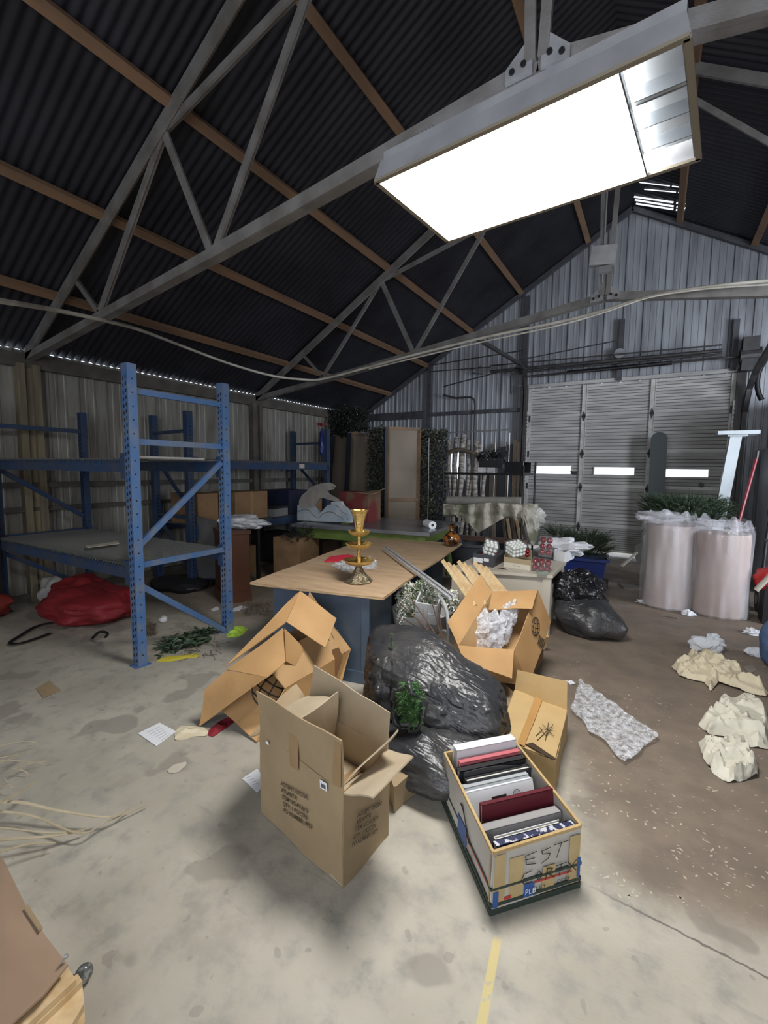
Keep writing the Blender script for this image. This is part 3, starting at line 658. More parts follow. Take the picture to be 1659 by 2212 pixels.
# ---------------------------------------------------------------- more materials
CBO=mat('orange_cardboard',(0.50,0.295,0.125),0.75,0,(0.43,0.245,0.10),4,b=0.12,bs=25)
CBO2=mat('orange_cardboard_inner',(0.52,0.33,0.16),0.8,0,(0.45,0.27,0.12),5,b=0.1,bs=25)
CBG=mat('tan_cardboard',(0.36,0.265,0.155),0.75,0,(0.31,0.225,0.13),4,b=0.12,bs=25)
CBI=mat('pale_cardboard_inner',(0.47,0.385,0.27),0.8,0,(0.40,0.32,0.22),5,b=0.1,bs=25)
CBY=mat('yellow_cardboard',(0.52,0.37,0.175),0.75,0,(0.46,0.31,0.14),4,b=0.1,bs=25)
CBD=mat('brown_cardboard',(0.27,0.16,0.08),0.8,0,(0.2,0.12,0.06),5)
TAPE=mat('brown_tape',(0.30,0.19,0.09),0.3,0,(0.33,0.22,0.11),8)
TAPE2=mat('orange_tape',(0.45,0.25,0.09),0.3)
INK=mat('ink',(0.02,0.018,0.015),0.6); INKB=mat('stamp_ink',(0.06,0.04,0.025),0.7)
WHITE=mat('white_paper',(0.78,0.79,0.82),0.7); STAIN=mat('water_stain',(0.26,0.14,0.06),0.8)
def bagmat(name,c,c2,r,st,sc=9,k=0.9):
    M=mat(name,c,r,0,c2,4,b=0.3,bs=30,edge=(0.45,0.7)); nt=M.node_tree; n=nt.nodes; L=nt.links; p=n['Principled BSDF']
    tc=n.new('ShaderNodeTexCoord'); mp=n.new('ShaderNodeMapping'); mp.inputs['Scale'].default_value=st; mp.inputs['Rotation'].default_value=(0,0.3,0.25); L.new(tc.outputs['Object'],mp.inputs[0])
    t=n.new('ShaderNodeTexNoise'); t.inputs['Scale'].default_value=sc; t.inputs['Detail'].default_value=3; t.inputs['Distortion'].default_value=1.6; t.noise_type='RIDGED_MULTIFRACTAL'; L.new(mp.outputs[0],t.inputs['Vector'])
    bu=n.new('ShaderNodeBump'); bu.inputs['Strength'].default_value=k; bu.inputs['Distance'].default_value=0.018; L.new(t.outputs['Fac'],bu.inputs['Height'])
    old=p.inputs['Normal'].links[0].from_node; L.new(old.outputs[0],bu.inputs['Normal']); L.new(bu.outputs[0],p.inputs['Normal']); return M
BAGM=bagmat('black_bag_plastic',(0.034,0.035,0.039),(0.065,0.062,0.06),0.33,(0.6,3.2,1.6),7,0.6)
_unused=mat('black_bag_plastic',(0.026,0.027,0.031),0.40,0,(0.05,0.048,0.048),4,b=0.55,bs=16,st=(0.7,2.2,1.4),edge=(0.45,0.7))
BAGS=bagmat('shiny_black_bag',(0.010,0.010,0.012),(0.02,0.02,0.022),0.2,(1.4,1.4,1.0),8,1.0)
FIRM=mat('fir_green',(0.055,0.15,0.045),0.6,0,(0.12,0.24,0.08),30); FIRD=mat('dark_fir_green',(0.03,0.055,0.03),0.6,0,(0.06,0.085,0.045),20)
KRAFT=bagmat('cream_packing_paper',(0.66,0.58,0.42),(0.60,0.52,0.37),0.75,(1,1,1),6,0.8)
KRAFT2=bagmat('pale_packing_paper',(0.66,0.63,0.53),(0.6,0.57,0.47),0.75,(1,1,1),6,0.8)
FLUFF=mat('white_fluff',(0.72,0.75,0.80),0.95,b=0.8,bs=80)
PLY=mat('plywood_face',(0.54,0.385,0.245),0.6,0,(0.37,0.25,0.155),3.0,st=(1.0,5,1),b=0.1,bs=40,edge=(0.3,0.75),det=10); PLYE=mat('plywood_edge',(0.62,0.45,0.26),0.7,0,(0.3,0.19,0.1),5,st=(1,1,30))
NAVY=mat('dark_blue_paint',(0.055,0.085,0.13),0.35,0,(0.075,0.105,0.15),3)
GOLD=mat('gold_leaf_metal',(0.85,0.62,0.24),0.30,0.75,(0.58,0.40,0.14),14,b=0.5,bs=70); GOLDB=mat('tarnished_gold',(0.42,0.36,0.24),0.42,0.85,(0.2,0.17,0.11),18,b=0.7,bs=60)
PINE=mat('pine_wood',(0.68,0.52,0.31),0.6,0,(0.54,0.37,0.19),6,st=(4,4,0.6))
CREAM=mat('cream_paint',(0.55,0.50,0.42),0.5,0,(0.50,0.45,0.37),3)
# ================================================================ PLYWOOD TABLE
tb=thing('blue_table_base','dark blue painted cabinet base under the plywood sheet','table base',(-2.1,3.5,0))
F_=V(-1.70,2.66,0); uxp=V(0.986,0.165,0); uyp=V(-0.165,0.986,0)
def TB(a,b,z): return F_-uxp*a+uyp*b+V(0,0,z)
def prism(mb,p0,p1,p2,p3,z0,z1,mi=0):
    q=[Vector((p.x,p.y,z)) for z in (z0,z1) for p in (p0,p1,p2,p3)]
    mb.add(q,[(3,2,1,0),(4,5,6,7),(0,1,5,4),(1,2,6,5),(2,3,7,6),(3,0,4,7)],mi)
m=MB(); prism(m,TB(0,0,0),TB(0.80,0,0),TB(0.80,0.48,0),TB(0,0.48,0),0.0,0.645); m.build('cabinet_body',NAVY,tb)
m=MB(); prism(m,TB(0,1.75,0),TB(0.80,1.75,0),TB(0.80,2.2,0),TB(0,2.2,0),0.0,0.645); prism(m,TB(0.3,0.48,0),TB(0.34,0.48,0),TB(0.34,1.75,0),TB(0.3,1.75,0),0.50,0.645); m.build('rear_pedestal',NAVY,tb)
m=MB(); prism(m,TB(-0.015,-0.015,0),TB(0.815,-0.015,0),TB(0.815,0.0,0),TB(-0.015,0.0,0),0,0.09); prism(m,TB(-0.015,-0.015,0),TB(0,-0.015,0),TB(0,0.48,0),TB(-0.015,0.48,0),0,0.09); m.build('baseboard',NAVY,tb)
m=MB(); prism(m,TB(-0.008,0.0,0),TB(0.05,-0.006,0),TB(0.05,0.0,0),TB(0,0.05,0),0.09,0.645); m.build('corner_trim',NAVY,tb)
c4=[Fz(540,1262,.655),Fz(828,1294,.655),Fz(998,1176,.655),Fz(797,1163,.655)]
m=MB(); n=24
def PT(u,v,top):
    p=(c4[0]*(1-u)+c4[1]*u)*(1-v)+(c4[3]*(1-u)+c4[2]*u)*v; z=0.668 if top else 0.650
    z+=0.012*noise.noise(p*1.3)+0.02*max(0,v-0.8)*5*max(0,u-0.8)
    return V(p.x,p.y,z)
for top in (1,0):
    g=[PT(i/n,j/n,top) for j in range(n+1) for i in range(n+1)]; fs_=[(j*(n+1)+i,j*(n+1)+i+1,(j+1)*(n+1)+i+1,(j+1)*(n+1)+i) for j in range(n) for i in range(n)]
    m.add(g,fs_)
for k in range(n):
    a,b=k/n,(k+1)/n
    for P4 in ((PT(a,0,1),PT(b,0,1),PT(b,0,0),PT(a,0,0)),(PT(a,1,1),PT(b,1,1),PT(b,1,0),PT(a,1,0)),(PT(0,a,1),PT(0,b,1),PT(0,b,0),PT(0,a,0)),(PT(1,a,1),PT(1,b,1),PT(1,b,0),PT(1,a,0))): m.add(P4,[(0,1,2,3)],1)
tag(m.build('plywood_sheet',[PLY,PLYE]),'large weathered plywood sheet laid as a table top on the dark blue base','plywood sheet')
ZP=0.672
# gold stand
gb=Fz(775,1256,ZP); gs=thing('tiered_stand','gold three-tier serving stand with a fluted vase on top','tiered stand',gb)
def petals(k,a_): return lambda a,j: a_*cos(k*a)
def lz(name,prof,z,wob=None,mt=GOLD,par=gs,n=48,at=None,tl=0):
    m=MB(); m.lathe([(r*SG,(q+z)*SG) for r,q in prof],(gb if at is None else at),n,wob=wob); return m.build(name,mt,par,smooth=50)
SG=1.36
lz('base',[(0.075,0),(0.078,0.006),(0.070,0.014),(0.055,0.028),(0.036,0.05),(0.022,0.075),(0.018,0.088),(0.014,0.095)],0,petals(8,0.05),GOLDB)
for r,z,zz in ((0.088,0.094,0.0),(0.076,0.19,0),(0.062,0.262,0)):
    lz('bowl',[(0.012,0.0),(r*0.45,0.002),(r*0.8,0.012),(r*0.97,0.026),(r*1.02,0.034),(r*0.98,0.033),(r*0.9,0.024),(r*0.7,0.012),(0.012,0.006)],z,petals(12,0.03))
lz('stem',[(0.012,0.09),(0.010,0.11),(0.013,0.14),(0.009,0.17),(0.012,0.20),(0.009,0.23),(0.012,0.27),(0.012,0.285)],0,None,GOLD,n=16)
lz('vase',[(0.014,0.0),(0.016,0.01),(0.024,0.05),(0.034,0.10),(0.046,0.135),(0.052,0.142),(0.048,0.143),(0.040,0.13),(0.028,0.09)],0.27,petals(9,0.06))
# red tissue and clear wrapper on the plywood
m=MB(); crumple(m,[Fz(*q,ZP) for q in ((699,1214),(712,1203),(752,1197),(765,1200),(760,1216),(735,1214))],0.012,0.012,3,20,z0=ZP); tag(m.build('tissue_paper',mat('red_tissue',(0.62,0.03,0.06),0.7),smooth=60),'flat red tissue paper lying behind the gold stand','paper')
m=MB(); crumple(m,[Fz(*q,ZP) for q in ((716,1222),(735,1215),(765,1216),(800,1205),(816,1212),(815,1228),(800,1231),(775,1228),(757,1237),(735,1232))],0.04,0.012,5,22,z0=ZP); tag(m.build('plastic_wrapper',film('wrapper_film',(0.75,0.77,0.8),0.32),smooth=30),'crumpled clear plastic wrapper under the gold stand','wrapper')
# small pen mark object at left edge
# aluminium bars
for k,(a,b) in enumerate((((828,1184),(972,1294)),((834,1182),(980,1290)))):
    p=Fz(*a,ZP+0.03); q=Fz(*b,ZP+0.03); m=MB(); d=(q-p).normalized(); s=d.cross(V(0,0,1))*0.012
    s=s*0.7; m.bar(p,q,0.018,0.012); m.bar(p+s+V(0,0,0.008),q+s+V(0,0,0.008),0.003,0.012); m.bar(p-s+V(0,0,0.008),q-s+V(0,0,0.008),0.003,0.012)
    tag(m.build('metal_channel',mat('aluminium',(0.62,0.63,0.65),0.45,0.25)),('nearer' if k==0 else 'farther')+' long aluminium channel lying diagonally over the plywood edge','metal channel')
# amber vase
vb=Fz(975,1178,ZP+0.008); m=MB(); prof=[(0.055,0),(0.075,0.015),(0.10,0.05),(0.105,0.08),(0.09,0.115),(0.055,0.145),(0.028,0.165),(0.024,0.20),(0.03,0.22),(0.052,0.24),(0.047,0.24),(0.022,0.215)]
m.lathe([(r*0.95,z) for r,z in prof],vb,32); tag(m.build('vase',mat('amber_glass',(0.28,0.10,0.02),0.08,0,(0.03,0.012,0.005),14,edge=(0.45,0.55),spec=0.8),smooth=60),'mottled amber glass vase standing on the far corner of the plywood','vase')
# ================================================================ STEEL TABLE
ZS=0.79
st_=[Fz(629,1131,ZS),Fz(928,1151,ZS),Fz(994,1127,ZS)]; st_.append(st_[0]+st_[2]-st_[1])
stt=thing('steel_top_table','long sheet steel topped table with turned green legs','table',((st_[0].x+st_[2].x)/2,(st_[0].y+st_[2].y)/2,0))
m=MB(); prism(m,*[st_[i] for i in (0,1,2,3)],ZS-0.045,ZS); m.build('tabletop',mat('sheet_steel',(0.36,0.38,0.42),0.32,0.75,(0.26,0.27,0.30),3,b=0.05),stt)
GRN=mat('green_paint',(0.13,0.19,0.04),0.5,0,(0.09,0.13,0.03),6)
ex=(st_[1]-st_[0]).normalized(); ey=(st_[2]-st_[1]).normalized(); W_=(st_[1]-st_[0]).length; D_=(st_[2]-st_[1]).length
def TS(a,b,z): return Vector((*(st_[0]+ex*a+ey*b).xy,z))
for (a0,b0,a1,b1) in ((0.12,0.10,W_-0.12,0.10),(0.12,D_-0.1,W_-0.12,D_-0.1),(0.12,0.1,0.12,D_-0.1),(W_-0.12,0.1,W_-0.12,D_-0.1)):
    m=MB(); m.bar(TS(a0,b0,ZS-0.12),TS(a1,b1,ZS-0.12),0.03,0.14); m.build('apron',GRN,stt)
for a in (0.13,W_-0.13):
    for b in (0.11,D_-0.11):
        m=MB(); p=TS(a,b,0); m.box(p+V(0,0,ZS-0.16),(0.11,0.11,0.24),rz=math.atan2(ex.y,ex.x)); m.lathe([(0.03,0),(0.045,0.03),(0.03,0.06),(0.04,0.09),(0.05,0.2),(0.055,0.32),(0.04,0.42),(0.055,0.45),(0.055,0.52)],p,16); m.build('leg',GRN,stt,smooth=40)
# paper towel roll
p=Fz(921,1130,ZS+0.045); q=Fz(941,1137,ZS+0.045); d=(q-p).normalized(); q=p+d*0.24
m=MB(); m.tube([p,q],0.052,20); m.tube([q,q+d*0.002],0.018,12,mi=1); tag(m.build('paper_towel_roll',[mat('paper_white',(0.75,0.77,0.80),0.8),BLACK],smooth=50),'white paper towel roll lying on the right end of the steel table','paper roll')
# polar bear cut-out
def c2(x,y): return (480+x/3.456,820+y/3.456)
bo=Fz(660,1126,ZS); yb=bo.y+0.02
bt=thing('polar_bear_cutout','painted wooden cut-out of a polar bear leaning over snowy rocks','cut-out',(Fy(700,1120,yb).x,yb,ZS))
def outline(pts): return [Fy(*c2(*p),yb) for p in pts]
def clampz(L): return [V(p.x,p.y,max(p.z,ZS+0.002)) for p in L]
bear=[(578,945),(580,900),(600,865),(640,830),(660,805),(700,790),(740,775),(800,768),(828,780),(846,800),(838,806),(820,800),(832,818),(815,824),(795,824),(780,838),(800,855),(850,882),(878,900),(872,912),(838,906),(800,897),(760,882),(735,885),(712,920),(692,948),(640,962),(600,958)]
m=MB(); m.panel(outline(bear),0.035); m.build('bear',mat('bear_paint',(0.36,0.34,0.31),0.8,0,(0.26,0.24,0.22),7),bt)
snow=[(570,935),(590,955),(640,962),(692,946),(735,1002),(768,965),(795,935),(818,935),(822,912),(892,908),(908,940),(940,965),(965,1012),(972,1068),(568,1056)]
m=MB(); m.panel(clampz(outline(snow)),0.05)
o_=outline([(0,0)])[0]; 
for pts in ([(580,985),(620,968),(660,975),(690,1010),(720,1030)],[(730,1035),(760,1000),(800,985),(840,990),(870,1015),(905,1030),(920,1062)],[(850,935),(880,950),(900,985),(935,1005),(950,1050)]):
    P=outline(pts); P=[q+V(0,-0.027,0) for q in P]; m.tube(P,0.006,4,mi=1)
m.build('snowy_rocks',[mat('snow_paint',(0.48,0.51,0.54),0.8,0,(0.28,0.36,0.44),5),mat('grey_outline',(0.2,0.2,0.2),0.8)],bt)
for fx in (620,900):
    p=Fy(*c2(fx,1060),yb); m=MB(); m.box((p.x,yb+0.08,ZS+0.012),(0.05,0.16,0.02)); m.build('foot',GRN,bt)
# red carton behind the bear
pc=TS(0.72,0.62,ZS); ct=thing('red_carton','red and brown printed carton with an open flap behind the polar bear','carton',pc)
a,b=Fy(735,1085,pc.y),Fy(797,1085,pc.y); zt=Fy(770,1063,pc.y).z
m=MB(); m.box(((a.x+b.x)/2,pc.y+0.15,(ZS+zt)/2),(b.x-a.x,0.34,zt-ZS)); m.build('box_body',mat('red_print',(0.16,0.03,0.028),0.6,0,(0.15,0.09,0.055),2.2,edge=(0.5,0.55)),ct)
m=MB(); m.wave_panel((b.x-0.2,pc.y-0.02,zt),(b.x+0.12,pc.y-0.10,zt-0.02),(b.x+0.10,pc.y+0.28,zt+0.05),(b.x-0.1,pc.y+0.32,zt+0.01),0.006,0.01,8,3); m.build('flap',CBG,ct)
# ================================================================ BOX A (stamped tan carton)
A0,AL,AR=V(-.908,1.26,0),V(-1.442,1.375,0),V(-.889,1.561,0); AB=AL+AR-A0; hz=V(0,0,0.385)
bx=thing('cardboard_box','tall tan carton stamped with black item text standing open in the foreground','cardboard box',(-1.15,1.47,0))
m=MB(); m.wave_panel(A0+V(0,0,.003),AL+V(0,0,.003),AL+V(0,0,.385),A0+V(0,0,.385),0.006,0.005,12,1); m.build('front_panel',CBG,bx,smooth=40)
m=MB(); m.wave_panel(A0,AR,AR+hz,A0+hz,0.006,0.008,12,2); m.build('side_panel',CBG,bx,smooth=40)
m=MB(); m.wave_panel(AB,AR,AR+hz,AB+hz,0.006,0.006,10,3); m.build('rear_panel',CBI,bx,smooth=40)
m=MB(); m.wave_panel(AL,AB,AB+hz,AL+hz,0.006,0.006,10,4); m.build('side_panel',CBG,bx,smooth=40)
m=MB(); m.panel([A0+V(0,0,.012),AR+V(0,0,.012),AB+V(0,0,.012),AL+V(0,0,.012)],0.006); m.build('bottom',CBI,bx)
m=MB(); m.wave_panel(A0+hz,AL+hz,V(AL.x,AL.y,.575)+V(-.005,-.01,0),V(A0.x,A0.y,.583)+V(.0,-.012,0),0.006,0.008,10,5); m.build('flap',CBG,bx,smooth=40)
m=MB(); m.wave_panel(AB+hz,AR+hz,V(AR.x-.01,AR.y+.02,.535),V(AB.x+0.02,AB.y+.03,.575),0.006,0.010,10,6); m.build('flap',CBI,bx,smooth=40)
m=MB(); m.wave_panel(A0+hz,AR+hz,Fx(893,1634,-.735),Fx(806,1725,-.735),0.006,0.008,10,7); m.build('flap',CBI,bx,smooth=40)
m=MB(); m.wave_panel(A0+hz+V(-0.01,0.02,0.0),AR+hz+V(-0.02,-.02,0.01),Fx(856,1572,-.80),Fx(800,1640,-.86),0.006,0.02,10,8); m.build('inner_flap',CBI,bx,smooth=40)
m=MB(); m.wave_panel(AL+hz,AB+hz,AB+V(-.09,.02,.44),AL+V(-.07,-.005,.36),0.006,0.02,8,9); m.build('flap',CBG,bx,smooth=40)
# divider inside
def AP(u,v,z): return A0+(AL-A0)*u+(AR-A0)*v+V(0,0,z)
m=MB(); m.wave_panel(AP(0.62,0.06,.10),AP(0.62,0.94,.10),AP(0.55,0.94,.54),AP(0.60,0.06,.50),0.005,0.012,8,10); m.wave_panel(AP(0.62,0.06,.47),AP(0.97,0.06,.45),AP(0.97,0.94,.44),AP(0.57,0.94,.50),0.005,0.012,8,11); m.build('divider',CBI,bx,smooth=40)
m=MB(); m.wave_panel(AP(0.04,0.06,.24),AP(0.58,0.06,.24),AP(0.58,0.94,.22),AP(0.04,0.94,.22),0.005,0.01,8,12); m.build('inner_tray',CBI,bx,smooth=40)
m=MB(); m.wave_panel(AP(0.26,0.06,.25),AP(0.33,0.06,.25),AP(0.33,0.94,.235),AP(0.26,0.94,.235),0.002,0.002,6,12); m.build('tape_strip',TAPE,bx)
fn=(AR-A0).cross(V(0,0,1)).normalized(); dx=(A0-AL).normalized(); nf=dx.cross(V(0,0,1)).normalized()
def onA(px,py,off=0.010):
    d=ray(px,py); t=((A0-V(0,0,H)).dot(nf))/d.dot(nf); return V(0,0,H)+d*t+nf*off*(1 if nf.y<0 else -1)
for P4,mm,nm in (([(629,1545),(647,1555),(648,1662),(630,1652)],TAPE,'tape_strip'),([(728,1600),(741,1607),(740,1700),(722,1690)],TAPE,'tape_strip')):
    m=MB(); m.panel([onA(*q,0.009) for q in P4],0.002); m.build(nm,mm,bx)
m=MB(); m.panel([onA(*q,0.012) for q in ((696,1680),(711,1689),(712,1707),(697,1698))],0.001); lb=m.build('barcode_label',WHITE,bx)
m=MB()
for i in range(5): m.panel([onA(*q,0.0135) for q in ((699.5+i*2,1688+i*1.1),(700.7+i*2,1688.6+i*1.1),(700.9+i*2,1697+i*1.1),(699.7+i*2,1696.4+i*1.1))],0.0006)
m.build('barcode',INK,lb)
m=MB(); m.panel([onA(*q,0.012) for q in ((579,1597),(585,1600),(586,1607),(580,1604))],0.001); m.build('small_label',WHITE,bx)
o=onA(611,1693); e=onA(660,1720); text_mesh('stamped_text','ACCENT DECOR\nATLANTA\nITEM NO:411610\nQTY: 1 PC/CTN\nPO NUMBER: 8921',INKB,bx,o,e-o,V(0,0,1),0.0245,bold=0.0005)
ns_=(AR-A0).normalized().cross(V(0,0,1))
def onS(px,py,off=0.012):
    d=ray(px,py); t=((A0-V(0,0,H)).dot(ns_))/d.dot(ns_); return V(0,0,H)+d*t+ns_*off*(1 if ns_.x>0 else -1)
o=onS(766,1762); e=onS(815,1738); text_mesh('stamped_text','ACCENT DECOR\nATLANTA\nITEM NO:411610\nQTY: 1 PC/CTN\nPO NUMBER: 8921',INKB,bx,o,e-o,V(0,0,1),0.0225,bold=0.0005)
# ================================================================ BOX B (tipped, globe print)
bx=thing('cardboard_box','tipped orange-brown carton with a black globe print leaning behind the tall tan carton','cardboard box',(-1.95,2.1,0))
M1=Fy(614,1358,2.10); P2=Fz(728,1480,0.04); P3=Fy(757,1402,2.62); P4_=Fy(715,1350,2.55); G2=Fz(553,1600,0.01); G1=Fy(478,1535,1.78)
m=MB(); m.wave_panel(M1,P2,G2,G1,0.006,0.008,12,21); gf=m.build('globe_panel',CBO,bx,smooth=40)
D_b=(G2-P2); m=MB(); m.wave_panel(P2,P3,P3+D_b*0.9,G2,0.006,0.006,8,22); m.build('bottom_panel',CBO,bx,smooth=40)
m=MB(); m.wave_panel(P3,P4_,P4_+D_b*0.9,P3+D_b*0.9,0.006,0.006,8,23); m.build('far_panel',CBO2,bx,smooth=40)
m=MB(); m.wave_panel(Fy(727,1360,2.58),P3,P2+V(0.02,0.02,0),Fy(690,1430,2.40),0.006,0.010,8,31); fp=m.build('stained_flap',CBO,bx,smooth=40)
m=MB(); crump=[Fy(*q,2.47) for q in ((722,1400),(736,1395),(745,1415),(738,1440),(730,1460),(724,1430))]; m.panel([p+V(0.005,-0.03,0.0) for p in crump],0.0015); m.build('water_stain',STAIN,fp)
T1=Fy(486,1441,1.84); T2=Fy(648,1278,2.36); T3=Fy(616,1346,2.16)
m=MB(); m.wave_panel(T1,T3,Fy(652,1277,2.42),Fy(640,1282,2.36),0.006,0.005,10,24); m.panel([T1,T3,T2],0.006); m.build('top_panel',CBO,bx)
m=MB(); m.wave_panel(T3+V(0,.01,0.005),T2,Fy(727,1335,2.38),Fy(703,1398,2.24),0.006,0.012,10,25); m.build('flap',CBO,bx,smooth=40)
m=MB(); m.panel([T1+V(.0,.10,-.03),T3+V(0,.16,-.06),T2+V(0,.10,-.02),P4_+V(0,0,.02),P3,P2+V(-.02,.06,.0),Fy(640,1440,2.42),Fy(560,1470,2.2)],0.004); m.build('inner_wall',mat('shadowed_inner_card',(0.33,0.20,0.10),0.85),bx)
f0=Fz(431,1569,0.004); f1=Fy(444,1490,1.715); fB=Fy(490,1448,1.81); f2=Fy(612,1358,2.06); f3=Fy(616,1428,1.93); f4=Fy(577,1463,1.80)
m=MB(); m.wave_panel(f0,f4,fB,f1,0.006,0.010,12,26); m.wave_panel(f4,f3,f2,fB,0.006,0.006,10,26); m.build('flap',CBO,bx,smooth=40)
m=MB(); m.wave_panel(M1,Fy(617,1428,2.03),P2+V(0,0,-.02),P2+V(0.012,0.0,0.03),0.006,0.004,8,27); m.build('rim_strip',CBO,bx,smooth=40)
gn=(P2-M1).cross(G2-M1).normalized(); 
if gn.y>0: gn=-gn
gO=M1
def onP(px,py,pt,nv,off): d=ray(px,py); t=(pt-V(0,0,H)).dot(nv)/d.dot(nv); return V(0,0,H)+d*t+nv*off
def globe(par,pt,nv,cxp,cyp,rx_,ry_,w,rot=0.0,off=0.012,name='globe_print'):
    m=MB()
    def L(pts):
        P=[onP(cxp+(a*cos(rot)-b*sin(rot))*rx_,cyp+(a*sin(rot)+b*cos(rot))*ry_,pt,nv,off) for a,b in pts]
        for i in range(len(P)-1):
            d=(P[i+1]-P[i]).normalized(); s=d.cross(nv)*w/2; m.add([P[i]-s,P[i]+s,P[i+1]+s,P[i+1]-s],[(0,1,2,3)])
    N=28; L([(cos(2*pi*i/N),sin(2*pi*i/N)) for i in range(N+1)])
    for k in (-0.55,0.0,0.55): L([(k*cos(pi*(i/12-0.5)),sin(pi*(i/12-.5))) for i in range(13)])
    for k in (-0.5,0.0,0.5):
        ww=sqrt(1-k*k); L([(-ww+2*ww*i/10,k+0.18*(1-(2*i/10-1)**2)) for i in range(11)])
    m.build(name,INK,par,recalc=False)
globe(gf,M1,gn,582,1492,41,40,0.010,0.5,0.014)
m=MB(); 
# handwriting bars on far panel
m=MB()
for a,b in (((706,1371),(712,1385)),((715,1366),(722,1382))): p,q=Fy(*a,2.44),Fy(*b,2.42); m.bar(p+V(0,-.0,0),q,0.004,0.002)
m.build('print_marks',INK,fp)
# ================================================================ BOX C with bubble wrap, on box D
bx=thing('cardboard_box','open orange carton with a small round emblem, tilted toward the viewer and holding bubble wrap','cardboard box',(-0.85,3.2,0.1))
R1,R2,R3,R4=Fy(989,1395,2.87),Fy(1110,1405,3.0),Fy(1162,1275,3.50),Fy(1063,1278,3.42); DD=Fy(1190,1343,3.56)-R3
L1,L2,L3,L4=[r+DD for r in (R1,R2,R3,R4)]
for nm,q,mm,sd in (('right_panel',(R2,R3,L3,L2),CBO,41),('front_panel',(R1,R2,L2,L1),CBO,42),('left_panel',(R4,R1,L1,L4),CBO2,43),('rear_panel',(R3,R4,L4,L3),CBO2,44),('bottom',(L1,L2,L3,L4),CBO2,45)):
    m=MB(); m.wave_panel(*q,0.006,0.005,8,sd); o=m.build(nm,mm,bx,smooth=40)
    if nm=='right_panel': rp=o
m=MB(); m.wave_panel(R1,R4,Fy(1038,1240,3.46),Fy(966,1345,2.96),0.006,0.008,8,46); m.build('flap',CBO,bx,smooth=40)
m=MB(); m.wave_panel(R4,R3,Fy(1150,1314,3.28),Fy(1056,1319,3.22),0.006,0.012,8,47); m.build('flap',CBO,bx,smooth=40)
m=MB(); m.wave_panel(R1,R2,Fy(1106,1466,2.84),Fy(1002,1432,2.76),0.006,0.006,8,48); m.build('flap',CBO,bx,smooth=40)
m=MB(); m.wave_panel(R2,R3,Fy(1190,1300,3.62),Fy(1122,1440,3.02),0.005,0.004,6,49)
nv=(R3-R2).cross(L2-R2).normalized(); nv=nv if nv.dot(V(0,0,H)-R2)>0 else -nv
globe(rp,R2,nv,1154,1354,8.5,20,0.006,0.12,0.012,'round_emblem')
m=MB()
for i in range(5):
    m.panel([onP(1162+i*3,1372+i*3,R2,nv,0.011),onP(1164+i*3,1372+i*3,R2,nv,0.011),onP(1160+i*2.5,1392+i*3,R2,nv,0.011),onP(1158+i*2.5,1392+i*3,R2,nv,0.011)],0.001)
m.build('print_marks',INKB,rp)
BUB=film('bubble_film',(0.85,0.87,0.92),0.50,0.12,34)
m=MB(); q=Fy(1052,1372,3.12); blob(m,q+V(-0.03,0.04,-0.02),(V(0.13,0.03,0.02),V(-0.02,0.07,0),V(0.01,0.04,0.15)),40,26,0.25,3,11,wr=0.05,wf=14); q2=Fy(1092,1345,3.25); blob(m,q2,(V(0.06,0.02,0),V(0,0.05,0),V(0.03,0.05,0.15)),30,22,0.25,3,12,wr=0.05,wf=14)
tag(m.build('bubble_wrap',BUB,smooth=35),'bundle of bubble wrap stuffed in the open orange carton','bubble wrap')
bx=thing('cardboard_box','collapsed brown carton lying under the tilted open carton','cardboard box',(-0.85,3.2,0))
a,b,c_,d_=Fz(1010,1445,0),Fz(1120,1510,0),Fz(1172,1430,0),Fz(1060,1390,0)
for nm,q in (('side_panel',(a,b,b+V(0,0,.09),a+V(0,0,.09))),('side_panel',(b,c_,c_+V(0,0,.10),b+V(0,0,.09))),('bottom',(a,b,c_,d_))):
    m=MB(); m.wave_panel(*[Vector(p)+V(0,0,0.004) for p in q],0.006,0.006,6,52); m.build(nm,CBD,bx,smooth=40)
m=MB(); m.wave_panel(Fz(958,1398,0.02),Fz(1000,1388,0.06),Fz(1115,1500,0.09),Fz(1085,1560,0.02),0.006,0.01,8,53); m.build('flap',CBG,bx,smooth=40)
# ================================================================ BOX E (taped yellow)
hE=0.17; bx=thing('cardboard_box','closed yellow-tan carton sealed with orange tape and scribbled in pen beside the bubble wrap','cardboard box',(-.5,2.5,0))
E1,E2,E3,E4=Fz(1112,1490,hE),Fz(1225,1537,hE),Fz(1200,1640,hE),Fz(1075,1597,hE); dn=V(0,0,-hE)
m=MB(); m.wave_panel(E1,E2,E3,E4,0.006,0.010,12,61); top=m.build('top_flap',CBY,bx,smooth=40)
for q in ((E2,E3),(E3,E4),(E4,E1),(E1,E2)):
    m=MB(); m.wave_panel(q[0]+V(0,0,-.006),q[1]+V(0,0,-.006),q[1]+dn+V(0,0,.004),q[0]+dn+V(0,0,.004),0.006,0.006,8,62); m.build('side_panel',CBY,bx,smooth=40)
m=MB(); m.wave_panel(E1,E2,Fy(1226,1472,E2.y+0.03),Fy(1118,1447,E1.y+0.03),0.006,0.004,8,63); m.build('flap',CBY,bx,smooth=40)
m=MB(); m.wave_panel(*[Fz(*q,hE+0.011) for q in ((1163,1488),(1180,1490),(1133,1612),(1118,1606))],0.0015,0.008,10,61); m.build('tape_strip',TAPE2,bx)
m=MB(); m.panel([Fz(*q,hE+0.010) for q in ((1135,1608),(1150,1604),(1200,1638),(1196,1642))],0.003); m.build('torn_slot',mat('dark_gap',(0.05,0.03,0.015),0.9),bx)
m=MB()
